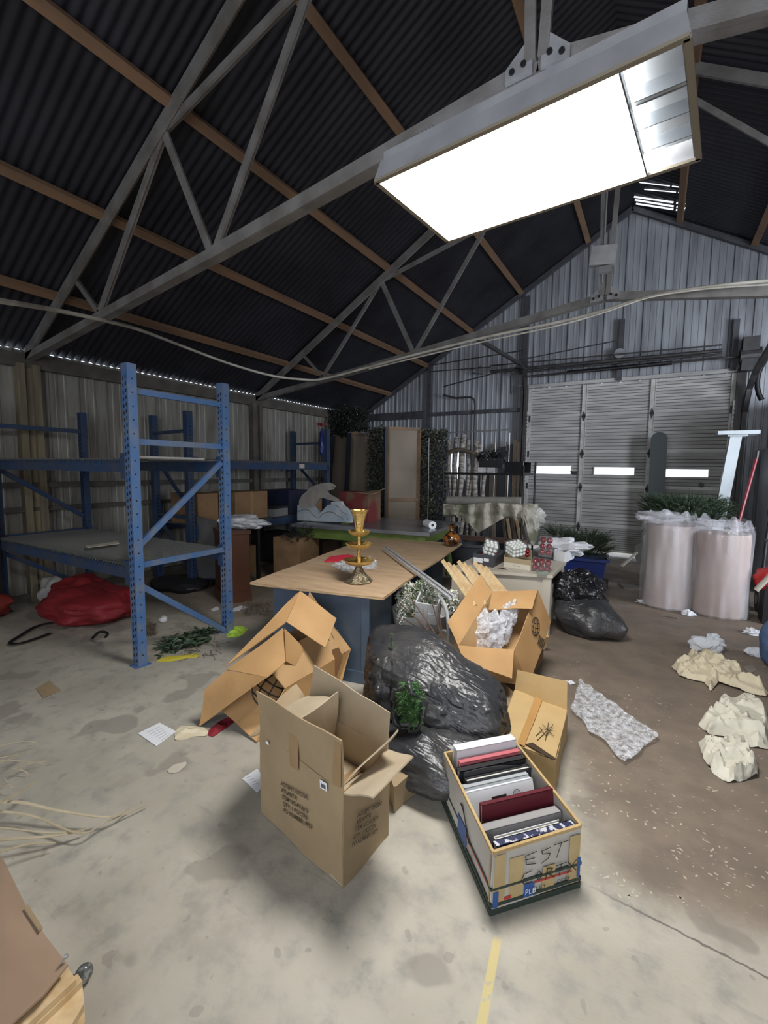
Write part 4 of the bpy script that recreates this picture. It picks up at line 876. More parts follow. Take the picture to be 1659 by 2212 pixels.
for L in ([(1158,1590),(1172,1575),(1200,1580)],[(1165,1570),(1180,1590),(1195,1565)],[(1185,1560),(1178,1600)],[(1160,1600),(1190,1570)],[(1172,1565),(1196,1590)]):
    P=[Fz(*q,hE+0.016) for q in L]
    for i in range(len(P)-1): m.bar(P[i],P[i+1],0.003,0.001)
m.build('scribble',INK,bx)
# ================================================================ BOX F (banker's box with binders)
F0,F1,F2=V(-.408,1.452,0),V(-.164,1.726,0),V(-.763,1.859,0); F3=F1+F2-F0; hF=0.245
hF=0.245; e1=(F1-F0); e2=(F2-F0); eu,ev=e1.normalized(),e2.normalized()
bx=thing('storage_box','white taped file box with handwriting, full of binders and books, in the foreground','storage box',(-.46,1.8,0))
WB=mat('white_board',(0.55,0.53,0.50),0.6,0,(0.47,0.44,0.40),4); MSK=mat('masking_tape',(0.52,0.40,0.20),0.6,0,(0.45,0.33,0.16),8); GRB=mat('dark_green_strap',(0.03,0.045,0.035),0.6)
BP=mat('blue_print',(0.03,0.09,0.30),0.5); RP_=mat('red_stripe',(0.45,0.04,0.03),0.5)
z0=V(0,0,0.012); zh=V(0,0,hF)
m=MB(); m.wave_panel(F0+z0,F1+z0,F1+zh,F0+zh+V(0,0,-.02),0.006,0.004,8,71); fpn=m.build('front_panel',WB,bx,smooth=40)
m=MB(); m.wave_panel(F0+z0,F2+z0,F2+zh,F0+zh+V(0,0,-.01),0.006,0.004,8,72); lpn=m.build('side_panel',WB,bx,smooth=40)
m=MB(); m.wave_panel(F1+z0,F3+z0,F3+zh,F1+zh,0.006,0.004,8,73); m.build('side_panel',WB,bx,smooth=40)
m=MB(); m.wave_panel(F2+z0,F3+z0,F3+zh,F2+zh,0.006,0.004,8,74); m.build('rear_panel',CBY,bx,smooth=40)
m=MB(); m.panel([F0+z0,F1+z0,F3+z0,F2+z0],0.006); m.build('bottom',CBG,bx)
# folded rims
m=MB(); c_=[F0+zh+V(0,0,-.012),F1+zh,F3+zh,F2+zh]
for i in range(4): m.bar(c_[i],c_[(i+1)%4],0.010,0.012)
m.build('rim',CBY,bx)
nF=V(eu.y,-eu.x,0); nL=V(-ev.y,ev.x,0); nL=nL if nL.dot(F0-F1)>0 else -nL; nF=nF if nF.dot(F0-F2)>0 else -nF
def ff(a,z,off=0.006): return F0+e1*a+V(0,0,z)+nF*off
def fl(b,z,off=0.006): return F0+e2*b+V(0,0,z)+nL*off
def quad(mb,fn,a0,z0_,a1,z1,off,mi=0): mb.add([fn(a0,z0_,off),fn(a1,z0_,off),fn(a1,z1,off),fn(a0,z1,off)],[(0,1,2,3)],mi)
for nm,z,t in (('strap',0.100,0.009),('strap',0.040,0.013),('strap',0.014,0.022)):
    m=MB(); off=0.007
    P=[F0-eu*off-ev*off,F1+eu*off-ev*off,F3+eu*off+ev*off,F2-eu*off+ev*off]
    for i in range(4): m.bar(P[i]+V(0,0,z),P[(i+1)%4]+V(0,0,z),0.004,t)
    m.build(nm,GRB,bx)
for q_ in ((ff,0.01,0.03,0.13,0.225),(ff,0.17,0.035,0.33,0.20),(ff,0.55,0.03,0.70,0.13),(ff,0.86,0.03,0.99,0.22),(fl,0.0,0.03,0.02,0.22),(fl,0.93,0.03,0.99,0.22)):
    m=MB(); quad(m,*q_,0.008); m.build('tape_strip',MSK,fpn if q_[0] is ff else lpn,recalc=False)
for q_ in ((ff,0.0,0.03,0.06,0.09),(ff,0.34,0.035,0.46,0.085),(ff,0.96,0.05,1.0,0.13),(fl,0.42,0.05,0.60,0.13),(fl,0.955,0.07,1.0,0.12)):
    m=MB(); quad(m,*q_,0.0095); m.build('blue_print',BP,fpn if q_[0] is ff else lpn,recalc=False)
m=MB(); quad(m,ff,0.12,0.05,0.2,0.062,0.0100); quad(m,ff,0.46,0.078,0.9,0.086,0.0092); quad(m,fl,0.05,0.095,0.42,0.103,0.0092); m.build('red_print',RP_,fpn,recalc=False)
text_mesh('printed_word','PLB',WHITE,fpn,ff(0.35,0.045,0.011),e1,V(0,0,1),0.03)
text_mesh('printed_word','2-PLY',INK,fpn,ff(0.47,0.052,0.0105),e1,V(0,0,1),0.018)
text_mesh('printed_word','COPY',INK,fpn,ff(0.72,0.052,0.0105),e1,V(0,0,1),0.022)
text_mesh('printed_word','S-PORT',INK,lpn,fl(0.42,0.06,0.0105),-e2,V(0,0,1),0.026)
m=MB(); fe=lambda L: [(a*e1.length,z) for a,z in L]
for L in ([(0.46,.205),(0.34,.198),(0.35,.165),(0.46,.158)],[(0.345,.183),(0.44,.182)],[(0.62,.205),(0.52,.200),(0.53,.188),(0.62,.182),(0.60,.165),(0.52,.152)],[(0.66,.21),(0.84,.213)],[(0.75,.211),(0.70,.158)],
          [(0.42,.135),(0.33,.130),(0.30,.105),(0.34,.092),(0.42,.094)],[(0.50,.125),(0.46,.11),(0.50,.09),(0.54,.105),(0.50,.125)],[(0.58,.085),(0.60,.125),(0.66,.118),(0.60,.105),(0.68,.083)],[(0.70,.125),(0.82,.128)],[(0.76,.127),(0.74,.085)],[(0.84,.125),(0.94,.085)],[(0.94,.125),(0.84,.083)]):
    stroke(m,fe(L),F0,eu,V(0,0,1),0.0035,off=0)
m2=MB(); m2.add([v+nF*0.0125 for v in m.v],m.f); m2.build('handwriting',INK,fpn,recalc=False)
m=MB(); 
for L in ([(0.55,.19),(0.50,.20),(0.40,.12),(0.36,.10),(0.33,.105),(0.36,.12),(0.50,.185),(0.55,.19)],):
    for i in range(len(L)-1): m.bar(fl(*L[i],0.010),fl(*L[i+1],0.010),0.003,0.002)
m.build('pen_loop',INK,lpn)
# contents: s = place along the box, th thickness, hh top height, tilt, colours
def book(s,th,hh,tilt,w0,w1,mt,name,lab,cat,kind='book',extra=None):
    """upright book or binder across the file box"""
    ax=eu; along=ev; c=F0+e2*s; up=(V(0,0,1)*cos(tilt)+along*sin(tilt)); nn=ax.cross(up).normalized()
    if nn.dot(along)<0: nn=-nn
    L=e1.length; a0,a1=w0*L,w1*L; b=c+V(0,0,0.022)
    def Q(a,h,d): return b+ax*a+up*h+nn*d
    t=thing(name,lab,cat,b+ax*(a0+a1)/2,'binders and books in the white file box')
    def slab(mb,A0_,A1_,h0,h1,d0,d1):
        q=[Q(a,h,d) for h in (h0,h1) for a,d in ((A0_,d0),(A1_,d0),(A1_,d1),(A0_,d1))]; mb.add(q,[(3,2,1,0),(4,5,6,7),(0,1,5,4),(1,2,6,5),(2,3,7,6),(3,0,4,7)])
    hb=hh/cos(tilt)
    m=MB(); slab(m,a0,a1,0,hb,0,0.003); slab(m,a0,a1,0,hb,th-0.003,th); 
    if kind=='binder': slab(m,a0,a1,hb-0.003,hb,0,th)
    else: slab(m,a0,a0+0.003,0,hb,0,th)
    m.build('cover',mt,t)
    m=MB(); slab(m,a0+0.004,a1-0.004,0.003,hb-0.006,0.004,th-0.004); m.build('pages',mat('page_block',(0.62,0.60,0.56),0.8),t)
    return Q,t,hb,a0,a1
CC=lambda n,c,**k: mat(n,c,0.5,**k)
book(0.885,0.045,0.275,-0.03,0.10,0.93,WHITE,'binder','thick white binder standing at the rear of the file box','binder','binder')
book(0.80,0.025,0.245,-0.03,0.10,0.93,CC('pink_cloth',(0.50,0.13,0.15)),'binder','pink-red binder directly in front of the thick white binder','binder','binder')
book(0.715,0.032,0.235,0.0,0.05,0.95,CC('black_cover',(0.02,0.02,0.022)),'binder','black binder with rounded corners between pink and arched dark ones','binder','binder')
Q,t,hb,a0,a1=book(0.645,0.022,0.215,0.0,0.10,0.97,CC('charcoal_cover',(0.035,0.035,0.04)),'magazine_file','dark arched-top file in the middle of the file box','file')
m=MB(); arc=[Q(a0,0.15,0.028)]+[Q(a0+(a1-a0)*i/10,hb+0.025*sin(pi*min(1,0.3+i/10*0.8)),0.028) for i in range(11)]+[Q(a1,0.15,0.028)]; m.panel(arc,0.004); m.build('arched_front',CC('charcoal_cover',(0.035,0.035,0.04)),t)
book(0.565,0.028,0.205,0.10,0.05,0.90,CC('silver_grey',(0.42,0.44,0.46)),'binder','silver grey binder behind the white labelled notebook','binder','binder')
Q,t,hb,a0,a1=book(0.40,0.050,0.20,0.42,0.03,0.92,WHITE,'notebook','white boxed notebook leaning back with small printed barcode','notebook','binder')
m=MB()
for i in range(6): a=a0+0.13+i*0.006; m.add([Q(a,hb+0.0006,0.02),Q(a+0.003,hb+0.0006,0.02),Q(a+0.003,hb+0.0006,0.03),Q(a,hb+0.0006,0.03)],[(0,1,2,3)])
m.panel([Q(a0+0.12,hb-0.06,-0.001),Q(a0+0.19,hb-0.06,-0.001),Q(a0+0.19,hb-0.035,-0.001),Q(a0+0.12,hb-0.035,-0.001)],0.001)
cc=Q(a0+0.24,hb-0.045,-0.002); uu=eu*0.018; vv=(Q(0,1,0)-Q(0,0,0)).normalized()*0.018
for i in range(16): m.bar(cc+uu*cos(i*pi/8)+vv*sin(i*pi/8),cc+uu*cos((i+1)*pi/8)+vv*sin((i+1)*pi/8),0.0015,0.0015)
m.build('printed_marks',INK,t)
book(0.285,0.022,0.235,0.12,0.10,0.99,CC('maroon_cover',(0.12,0.012,0.022)),'binder','dark maroon binder standing in front of the white notebook','binder','binder')
book(0.155,0.040,0.200,0.10,0.03,0.96,CC('warm_grey_cover',(0.33,0.32,0.32)),'binder','plain grey binder in front of the maroon binder','binder','binder')
book(0.105,0.018,0.190,0.05,0.12,0.90,mat('paper_stack',(0.72,0.72,0.74),0.8),'paper_stack','stack of white papers between grey binder and navy notebook','paper stack')
Q,t,hb,a0,a1=book(0.025,0.030,0.215,0.0,0.06,0.97,mat('navy_floral',(0.015,0.02,0.07),0.5,0,(0.55,0.55,0.6),45,edge=(0.56,0.6),det=2),'notebook','navy and white floral notebook at the front of the file box','notebook','binder')
# ================================================================ TRASH BAGS
c0=V(-1.07,2.33,0.30)
m=MB(); blob(m,c0,(V(0.46,-0.10,-0.12),V(0.07,0.27,0),V(0.09,0.02,0.215)),96,64,0.10,1.5,2,wr=0.022,wf=5.0,wdir=(0.5,2.8,1.8),floor=0.03)
bagA=thing('trash_bag','big black plastic bag of greenery lying across the middle of the pile','trash bag',(c0.x,c0.y,0)); m.build('bag',BAGM,bagA,smooth=70)
m=MB()
for i in range(7):
    p=Fy(818+rnd(-6,14),1450+rnd(-6,10),2.12)+V(0,0.06,-0.02); fir(m,p,V(rnd(-.5,.3),rnd(-.4,-.1),rnd(.2,1)),rnd(.06,.12),30,0.02)
p=Fy(842,1395,2.2)
for i in range(2): fir(m,p+V(0.01*i,0.02,-0.03),V(0.1-.2*i,-.1,1),0.10,40,0.02)
m.build('fir_sprig',FIRM,bagA)
m=MB(); q=Fy(873,1528,1.86)
for i in range(170): 
    a=rnd(0,2*pi); r=rnd(0,1)**.5; fir(m,q+V(0.07*r*cos(a),0.085+0.02*r,0.10*r*sin(a)-0.01),V(rnd(-.6,.6),-1,rnd(-.4,.7)),rnd(.05,.09),26,0.022,0.003)
m.build('fir_branches',FIRM,bagA)
m=MB(); blob(m,Fy(820,1500,2.08)+V(0,0.04,0),(V(0.10,-0.03,-0.05),V(0.02,0.10,0),V(0.03,0.0,0.17)),36,30,0.2,2,7,wr=0.07,wf=3.5,wdir=(2.5,1,0.7),floor=0.01)
P=[]; cq=Fy(880,1532,1.92)
m.tube([cq+V(0.085*cos(i*pi/8)*(1+.15*sin(i*2.3)),0.02*sin(i*1.7),0.115*sin(i*pi/8)*(1+.1*cos(i*3))) for i in range(17)],[0.013+0.007*sin(i*2.1) for i in range(17)],8)
m.build('torn_neck',BAGM,bagA,smooth=70)
m=MB(); blob(m,V(-0.92,1.97,0.115),(V(0.33,-0.02,0),V(0.03,0.20,0),V(0,0.02,0.135)),70,44,0.12,1.6,5,wr=0.028,wf=5,wdir=(0.8,2.4,1.4),floor=0.003); tag(m.build('trash_bag',BAGM,smooth=70),'smaller black plastic bag squeezed beneath the big black bag','trash bag')
a,b=Fz(852,1757,0),Fz(930,1683,0); c=b+V(-.16,.16,0); d=a+V(-.16,.16,0); T=thing('cardboard_box','low brown carton on the floor between the tall tan carton and the black bags','cardboard box',a)
for q in ((a,b),(b,c),(c,d),(d,a)):
    m=MB(); m.wave_panel(q[0]+V(0,0,.004),q[1]+V(0,0,.004),q[1]+V(0,0,.13),q[0]+V(0,0,.13),.005,.008,8,81); m.build('side_panel',CBG,T,smooth=40)
m=MB(); m.wave_panel(a+V(0,0,.13),b+V(0,0,.13),c+V(0,0,.13),d+V(0,0,.13),.005,.008,8,82); m.build('top_flap',CBG,T,smooth=40)
# right black bag
bg=thing('trash_bag','shiny black bag with a tied top slumped beside the cream cabinet','trash bag',(-.5,4.7,0))
m=MB(); blob(m,V(-0.62,4.78,0.36),(V(0.24,0.02,-0.03),V(0,0.22,0),V(0.0,0,0.20)),50,34,0.18,1.9,4,wr=0.09,wf=4.5,floor=0.01); m.build('tied_top',BAGS,bg,smooth=60)
m=MB(); blob(m,V(-0.47,4.64,0.155),(V(0.29,-0.05,-0.09),V(0.05,0.22,0),V(0.08,0,0.17)),50,34,0.10,1.5,8,wr=0.025,wf=3,wdir=(1,2,1),floor=0.004); m.build('bag',BAGM,bg,smooth=60)
m=MB()
for i in range(5): blob(m,V(-0.62+rnd(-.12,.12),4.72+rnd(-.1,.1),0.52+rnd(-.03,.02)),(V(0.07,0,0.02),V(0,0.05,0),V(0.02,0,0.05)),16,12,0.4,3,20+i,wr=0.12,wf=5)
m.build('knot',BAGS,bg,smooth=60)
# ================================================================ LUMBER against the plywood
for i in range(9):
    a=Fy(963+i*12.5,1216+(i%3)*3+i*0.8,3.55+0.05*i); b=Fy(1030+i*14.5,1318-i*4,3.95+0.045*i)
    a=Fy(957+i*11.5,1212+(i%3)*5+i*0.6,3.62+0.035*i+.03*(i%2)); b=Fy(1011+i*11.5,1288+i*0.5,3.30+0.035*i+.03*(i%2)); b=b+(b-a)*.25; m=MB(); m.bar(a,b,0.034,0.030,up=(0.0,-1,0.6)); tag(m.build('pine_lumber',PINE),['knotty pine slat at the left edge of the leaning bundle','second pine slat from the left in the leaning bundle','pine slat third from the left in the leaning bundle','fourth pine slat of the bundle, slightly raised','middle pine slat of the leaning bundle','sixth pine slat of the bundle, right of the middle one','third pine slat from the right end of the bundle','pine slat second from the right end of the bundle','rightmost pine slat of the bundle, nearest the cream cabinet'][i],'lumber','pine slats leaning behind the open carton')
# ================================================================ WHITE FLOWERS AND TUB under the plywood
cf=V(-1.33,3.18,0)
tub=thing('white_tub','white enamel tub under the plywood holding flowers','tub',(cf.x,cf.y,0.1))
WEN=mat('white_enamel',(0.55,0.56,0.57),0.3,0,(0.45,0.45,0.45),5)
a=Fy(850,1320,3.15); b=Fy(952,1350,3.15); cm=(a+b)/2
m=MB(); m.lathe([(0.10,-0.13),(0.17,-0.12),(0.235,-0.06),(0.25,0.04),(0.255,0.05),(0.24,0.04),(0.22,-0.05)],V(cm.x-0.02,3.30,cm.z-0.02),28); m.build('basin',WEN,tub,smooth=40)
leg=[Fy(*q,3.0) for q in ((948,1285),(962,1310),(968,1345),(968,1390),(972,1392))]
m=MB(); m.tube(smoothpts(leg),0.014,8); m.build('leg',WEN,tub,smooth=50)
m=MB(); m.tube(smoothpts([Fy(*q,3.06) for q in ((950,1365),(962,1362),(968,1375),(967,1395))]),0.010,8); m.build('leg',WEN,tub,smooth=50)
dr=thing('white_crate','small white slatted crate tilted in front of the flowers','crate',Fy(918,1325,3.02))
p=Fy(920,1325,3.02); R=Euler((0.25,0.08,0.25)).to_matrix()
for dz in (-0.045,0.045): m=MB(); m.box(p+R@V(0,0,dz),(0.16,0.014,0.075),R=R); m.build('slat',WEN,dr)
m=MB(); m.box(p+R@V(0.0,-0.012,0),(0.028,0.012,0.18),R=R); m.build('post',WEN,dr)
m=MB(); m.box(p+R@V(0.08,0.08,0),(0.012,0.16,0.17),R=R); m.box(p+R@V(-0.08,0.08,0),(0.012,0.16,0.17),R=R); m.build('side_board',WEN,dr)
fl_=thing('artificial_flowers','heap of white artificial blossoms and green leaves under the plywood edge','artificial flowers',(cf.x,cf.y,0.25))
PETAL=mat('white_petal',(0.80,0.80,0.72),0.8,0,(0.5,0.52,0.42),20); LEAFG=mat('pale_green_leaf',(0.22,0.30,0.13),0.6,0,(0.10,0.16,0.07),20)
m=MB(); mg=MB()
for i in range(760):
    px=rnd(858,985); py=rnd(1262,1352) if px<905 else rnd(1258,1312)
    if px>940 and py<1275+ (px-940)*0.5: py+=22
    c=Fy(px,py,3.12+rnd(0,0.18)); 
    if i%6: 
        for k in range(5): leaf(m,c,rdir()+V(0,-.5,.3),V(0,0,1),rnd(.020,.036),0.022)
    else:
        for k in range(3): leaf(mg,c,rdir()+V(0,-.4,.4),V(0,0,1),rnd(.03,.06),0.018)
for k in range(7):
    c=Fy(865+k*3,1340-k*12,3.05)
    for j in range(40): leaf(m,c+rdir()*0.03,rdir(),V(0,0,1),0.018,0.012)
m.build('blossoms',PETAL,fl_,recalc=False); mg.build('leaves',LEAFG,fl_,recalc=False)
m=MB(); base=Fy(958,1398,2.85)
for e in ((862,1300),(885,1290),(870,1335),(900,1335),(930,1290),(945,1300)):
    m.tube([base,base.lerp(Fy(*e,3.0),0.45)+V(0,0,0.01),Fy(*e,3.0)],[0.008,0.006,0.003],6)
tag(m.build('bare_branch',mat('bark',(0.12,0.07,0.05),0.8),smooth=50),'thin branching brown twig lying up against the white flowers','branch')
m=MB(); blob(m,V(-1.22,2.95,0.10),(V(0.22,0,0),V(0,0.16,0),V(0,0,0.12)),30,20,0.1,2,31,wr=0.02,floor=0.0); tag(m.build('dark_bundle',mat('dark_grey_cloth',(0.06,0.05,0.05),0.8),smooth=60),'dark cloth bundle in shadow behind the big black bag','cloth bundle')
# ================================================================ CREAM CABINET and things on it
Zc=0.60; K1=V(-.775,4.33,0); ku=V(-0.965,-0.26,0); kv=V(0.0,1,0)
def KC(a,b,z): return K1+ku*a+kv*b+V(0,0,z)
cb=thing('cream_cabinet','cream painted low cabinet crowded with ornament boxes','cabinet',(K1.x-.4,K1.y+.3,0))
m=MB(); prism(m,KC(-.02,-.02,0),KC(.92,-.02,0),KC(.92,.72,0),KC(-.02,.72,0),Zc-.03,Zc); m.build('top',CREAM,cb)
m=MB(); prism(m,KC(.06,0.02,0),KC(.85,0.02,0),KC(.85,.66,0),KC(.06,.66,0),.15,Zc-.03); m.build('body',CREAM,cb)
for a in (0,.84):
    for b in (0,.62):
        m=MB(); prism(m,KC(a,b,0),KC(a+.07,b,0),KC(a+.07,b+.07,0),KC(a,b+.07,0),0,Zc-.03); m.build('leg',CREAM,cb)
m=MB(); prism(m,KC(.09,0.0,0),KC(.82,0.0,0),KC(.82,.02,0),KC(.09,.02,0),.18,.36); m.build('drawer_front',CREAM,cb)
m=MB(); prism(m,KC(0.02,.09,0),KC(0.06,.09,0),KC(0.06,.6,0),KC(.02,.6,0),.10,.45); m.build('side_panel',CREAM,cb)
def wbox(pxs,z,h,name,lab,cat,mo,mi_,t=0.004,par=None,close=False):
    """open box from three base pixels (left, front, right corners)"""
    a,b,c=[Fz(*q,z) for q in pxs]; d=a+c-b; hz_=V(0,0,h)
    T=thing(name,lab,cat,(a+c)/2)
    for p,q in ((a,b),(b,c),(c,d),(d,a)): m=MB(); m.panel([p,q,q+hz_,p+hz_],t); m.build('side',mo,T)
    m=MB(); m.panel([a,b,c,d],t); m.build('bottom',mi_,T); return T,a,b,c,d
RED=mat('red_ornament',(0.20,0.004,0.010),0.10,0.35,spec=0.8); WORN=mat('white_ornament',(0.72,0.74,0.70),0.25)
CLR=film('clear_box',(0.9,0.92,0.95),0.07,0.08,6)
GREYB=mat('slate_box',(0.06,0.06,0.075),0.6)
T,a,b,c,d=wbox(((1021,1219),(1065,1226),(1090,1212)),Zc+.001,0.115,'gift_box','slate grey shoe box holding ornaments on the cream cabinet','box',GREYB,GREYB)
m=MB(); n_=(b-a).cross(V(0,0,1)).normalized(); n_=n_ if n_.y<0 else -n_; e=(b-a)
m.add([a+e*.05+V(0,0,.03)+n_*.004,a+e*.5+V(0,0,.03)+n_*.004,a+e*.5+V(0,0,.075)+n_*.004,a+e*.05+V(0,0,.075)+n_*.004],[(0,1,2,3)]); m.add([a+e*.55+V(0,0,.05)+n_*.004,a+e*.8+V(0,0,.05)+n_*.004,a+e*.8+V(0,0,.08)+n_*.004,a+e*.55+V(0,0,.08)+n_*.004],[(0,1,2,3)]); m.build('label',WHITE,T,recalc=False)
gbx=(a+c)/2
T,a2,b2,c2_,d2=wbox(((1088,1224),(1146,1233),(1149,1208)),Zc+.001,0.10,'shoe_box','tan and cream shoe box holding ornaments on the cream cabinet','box',mat('shoebox_tan',(0.38,0.30,0.18),0.7),CBI)
m=MB(); n2=(b2-a2).cross(V(0,0,1)).normalized(); n2=n2 if n2.y<0 else -n2
m.add([a2+n2*.004,b2+n2*.004,b2+n2*.004+V(0,0,.05),a2+n2*.004+V(0,0,.05)],[(0,1,2,3)]); lidp=m.build('lid_sleeve',mat('cream_card',(0.60,0.56,0.47),0.6),T,recalc=False)
e=(b2-a2); m=MB(); stroke(m,[(0.11,.018),(0.105,.03),(0.12,.033),(0.125,.022),(0.135,.03),(0.14,.022),(0.15,.03),(0.155,.022),(0.165,.03),(0.17,.022)],a2+n2*.006,e.normalized(),V(0,0,1),0.002,off=0); m.build('printed_script',INK,lidp,recalc=False)
sbx=(a2+c2_)/2
def packs(cen,size,nx,ny,nz,r,mt,name,lab,R,grp):
    T=thing(name,lab,'ornament pack',cen-V(0,0,size[2]/2))
    q=0
    for i in range(nx):
        for j in range(ny):
            for k in range(nz):
                p=cen+R@V((i-(nx-1)/2)*r*2.04,(j-(ny-1)/2)*r*2.04,(k-(nz-1)/2)*r*2.04)
                m=MB(); m.ball(p,r,n=14,m=9); m.build('ornament',mt,T,smooth=80)
    m=MB(); m.box(cen,size,R=R); m.build('clear_case',CLR,T); return T
R1_=Euler((0.35,0.25,0.5)).to_matrix()
packs(gbx+V(0.01,0.0,0.155),(0.135,0.135,0.135),3,3,3,0.021,WORN,'ornament_pack','clear cube of white baubles tilted on the slate grey box',R1_,None)
R2_=Euler((0.25,-0.15,0.8)).to_matrix()
packs(sbx+V(-0.03,0.0,0.145),(0.17,0.17,0.13),4,4,3,0.0205,WORN,'ornament_pack','clear cube of white baubles in the tan and cream shoe box',R2_,None)
for k,(p,lab) in enumerate(((gbx+V(-0.055,-0.03,0.085),'dark red bauble at the front of the slate grey box'),(gbx+V(0.06,-0.0,0.11),'dark red bauble at the right side of the slate grey box'),(sbx+V(0.085,0.0,0.09),'dark red bauble at the right end of the shoe box'),(sbx+V(0.09,-0.01,0.13),'upper dark red bauble leaning over the shoe box rim'))):
    m=MB(); m.ball(p,0.024,n=16,m=10); tag(m.build('bauble',RED,smooth=80),lab,'bauble','loose dark red baubles')
p=Fz(1170,1212,Zc)+V(0,0.03,0); packs(V(p.x+.03,p.y,Zc+0.155),(0.13,0.09,0.21),2,1,3,0.032,RED,'ornament_pack','upright clear pack of glossy red baubles',Euler((0,0.05,0.2)).to_matrix(),None)
p=Fz(1168,1235,Zc); packs(V(p.x,p.y+0.02,Zc+0.062),(0.18,0.13,0.11),3,2,2,0.028,RED,'ornament_pack','lying clear pack of dark red baubles at the cabinet front corner',Euler((0.0,0.1,0.1)).to_matrix(),None)
m=MB(); crumple(m,[Fz(*q,Zc) for q in ((1158,1234),(1188,1232),(1190,1238),(1180,1243),(1160,1242))],0.02,0.01,8,25,z0=Zc); tag(m.build('green_tissue',mat('sage_tissue',(0.28,0.33,0.27),0.7),smooth=50),'small sage green tissue under the lying red bauble pack','paper')
T,a,b,c,d=wbox(((1196,1210),(1220,1216),(1240,1206)),Zc-0.01,0.115,'white_carton','small white carton half wrapped in a white plastic bag','carton',WHITE,WHITE)
m=MB(); blob(m,(a+c)/2+V(-0.02,0.06,0.13),(V(0.24,0,0.01),V(0,0.12,0),V(0,0,0.085)),44,26,0.25,2.5,15,wr=0.12,wf=3.5)
tag(m.build('plastic_bag',mat('white_plastic_bag',(0.62,0.63,0.66),0.35,b=0.4,bs=30),smooth=50),'crumpled white plastic shopping bag behind the red bauble packs','plastic bag')
# little coiled wire
m=MB(); p=Fz(1083,1232,Zc-.02); m.tube([p+V(0.04*cos(i*.7)+.002*i,-0.05,0.035*sin(i*.7)) for i in range(24)],0.003,5); tag(m.build('coiled_wire',BLACK,smooth=60),'little black coiled wire hanging over the front edge of the cream cabinet','wire')
# grey bin between tables
p=Fz(1000,1176,0.58); m=MB(); m.lathe([(0.20,0),(0.27,0.5),(0.285,0.56),(0.30,0.57),(0.30,0.60),(0.275,0.60),(0.26,0.5),(0.19,0.03)],V(p.x+0.06,p.y+0.15,0),30); tag(m.build('trash_bin',mat('dark_grey_plastic',(0.045,0.05,0.06),0.5),smooth=40),'round dark grey plastic bin behind the plywood corner','bin')
m=MB(); a=Fy(990,1160,6.0); b=Fy(1135,1172,5.7); m.bar(a,b,0.10,0.06); tag(m.build('brown_beam',mat('reddish_board',(0.14,0.075,0.055),0.7,0,(0.08,0.045,0.035),6)),'long reddish-brown board lying behind the ornament boxes','board')
# blue tub with fir
tp=V(-0.76,6.62,0); T=thing('plant_tub','dark blue rectangular plastic tub with fir branches','tub',tp)
BT_=mat('navy_tub_plastic',(0.012,0.03,0.17),0.4)
def frus(mb,c,w0,d0,w1,d1,z0,z1,rz=0.0,t=None):
    R=Matrix.Rotation(rz,3,'Z'); q=[c+R@V(sx*w/2,sy*d/2,z) for (w,d,z) in ((w0,d0,z0),(w1,d1,z1)) for sx,sy in ((-1,-1),(1,-1),(1,1),(-1,1))]
    mb.add(q,[(3,2,1,0),(0,1,5,4),(1,2,6,5),(2,3,7,6),(3,0,4,7)])
m=MB(); frus(m,tp,0.40,0.34,0.52,0.44,0.0,0.40,0.12); m.build('tub_body',BT_,T)
m=MB(); R=Matrix.Rotation(0.12,3,'Z')
for a,b in (((-.28,-.24),(.28,-.24)),((.28,-.24),(.28,.24)),((.28,.24),(-.28,.24)),((-.28,.24),(-.28,-.24))): m.bar(tp+R@V(*a,.40),tp+R@V(*b,.40),0.03,0.035)
m.build('rim',BT_,T)
m=MB()
def firheap(m,c,rx_,ry_,h,n,L=0.22,nl=0.035):
    for i in range(n):
        a=rnd(0,2*pi); r=rnd(0,1)**.5; p=c+V(rx_*r*cos(a),ry_*r*sin(a),rnd(-.05,h*0.5)); d=V(cos(a)*r*1.1,sin(a)*r*1.1,rnd(.1,1)).normalized(); fir(m,p,d,L*rnd(.6,1.1),22,nl,0.006)
firheap(m,tp+V(0.02,0,0.46),0.22,0.16,0.44,420,.16,.04); firheap(m,tp+V(-0.36,0.1,0.66),0.12,0.10,0.10,60,0.16)
tag(m.build('fir_branches',FIRD),'dark fir branches piled out of the dark blue tub','fir branches')
m=MB(); p=Fz(1305,1275,0.0); m.box(p+V(0,0,0.10),(0.08,0.05,0.11)); m.tube(smoothpts([p+V(-.02,-.02,.05),p+V(-.1,-.04,.02),p+V(-.18,-.02,.04),p+V(-.25,0,.06)]),0.006,6); m.box(p+V(0,0,.02),(0.02,0.02,0.05)); tag(m.build('power_adapter',BLACK),'small black adapter block with a cord beside the blue tub','adapter')
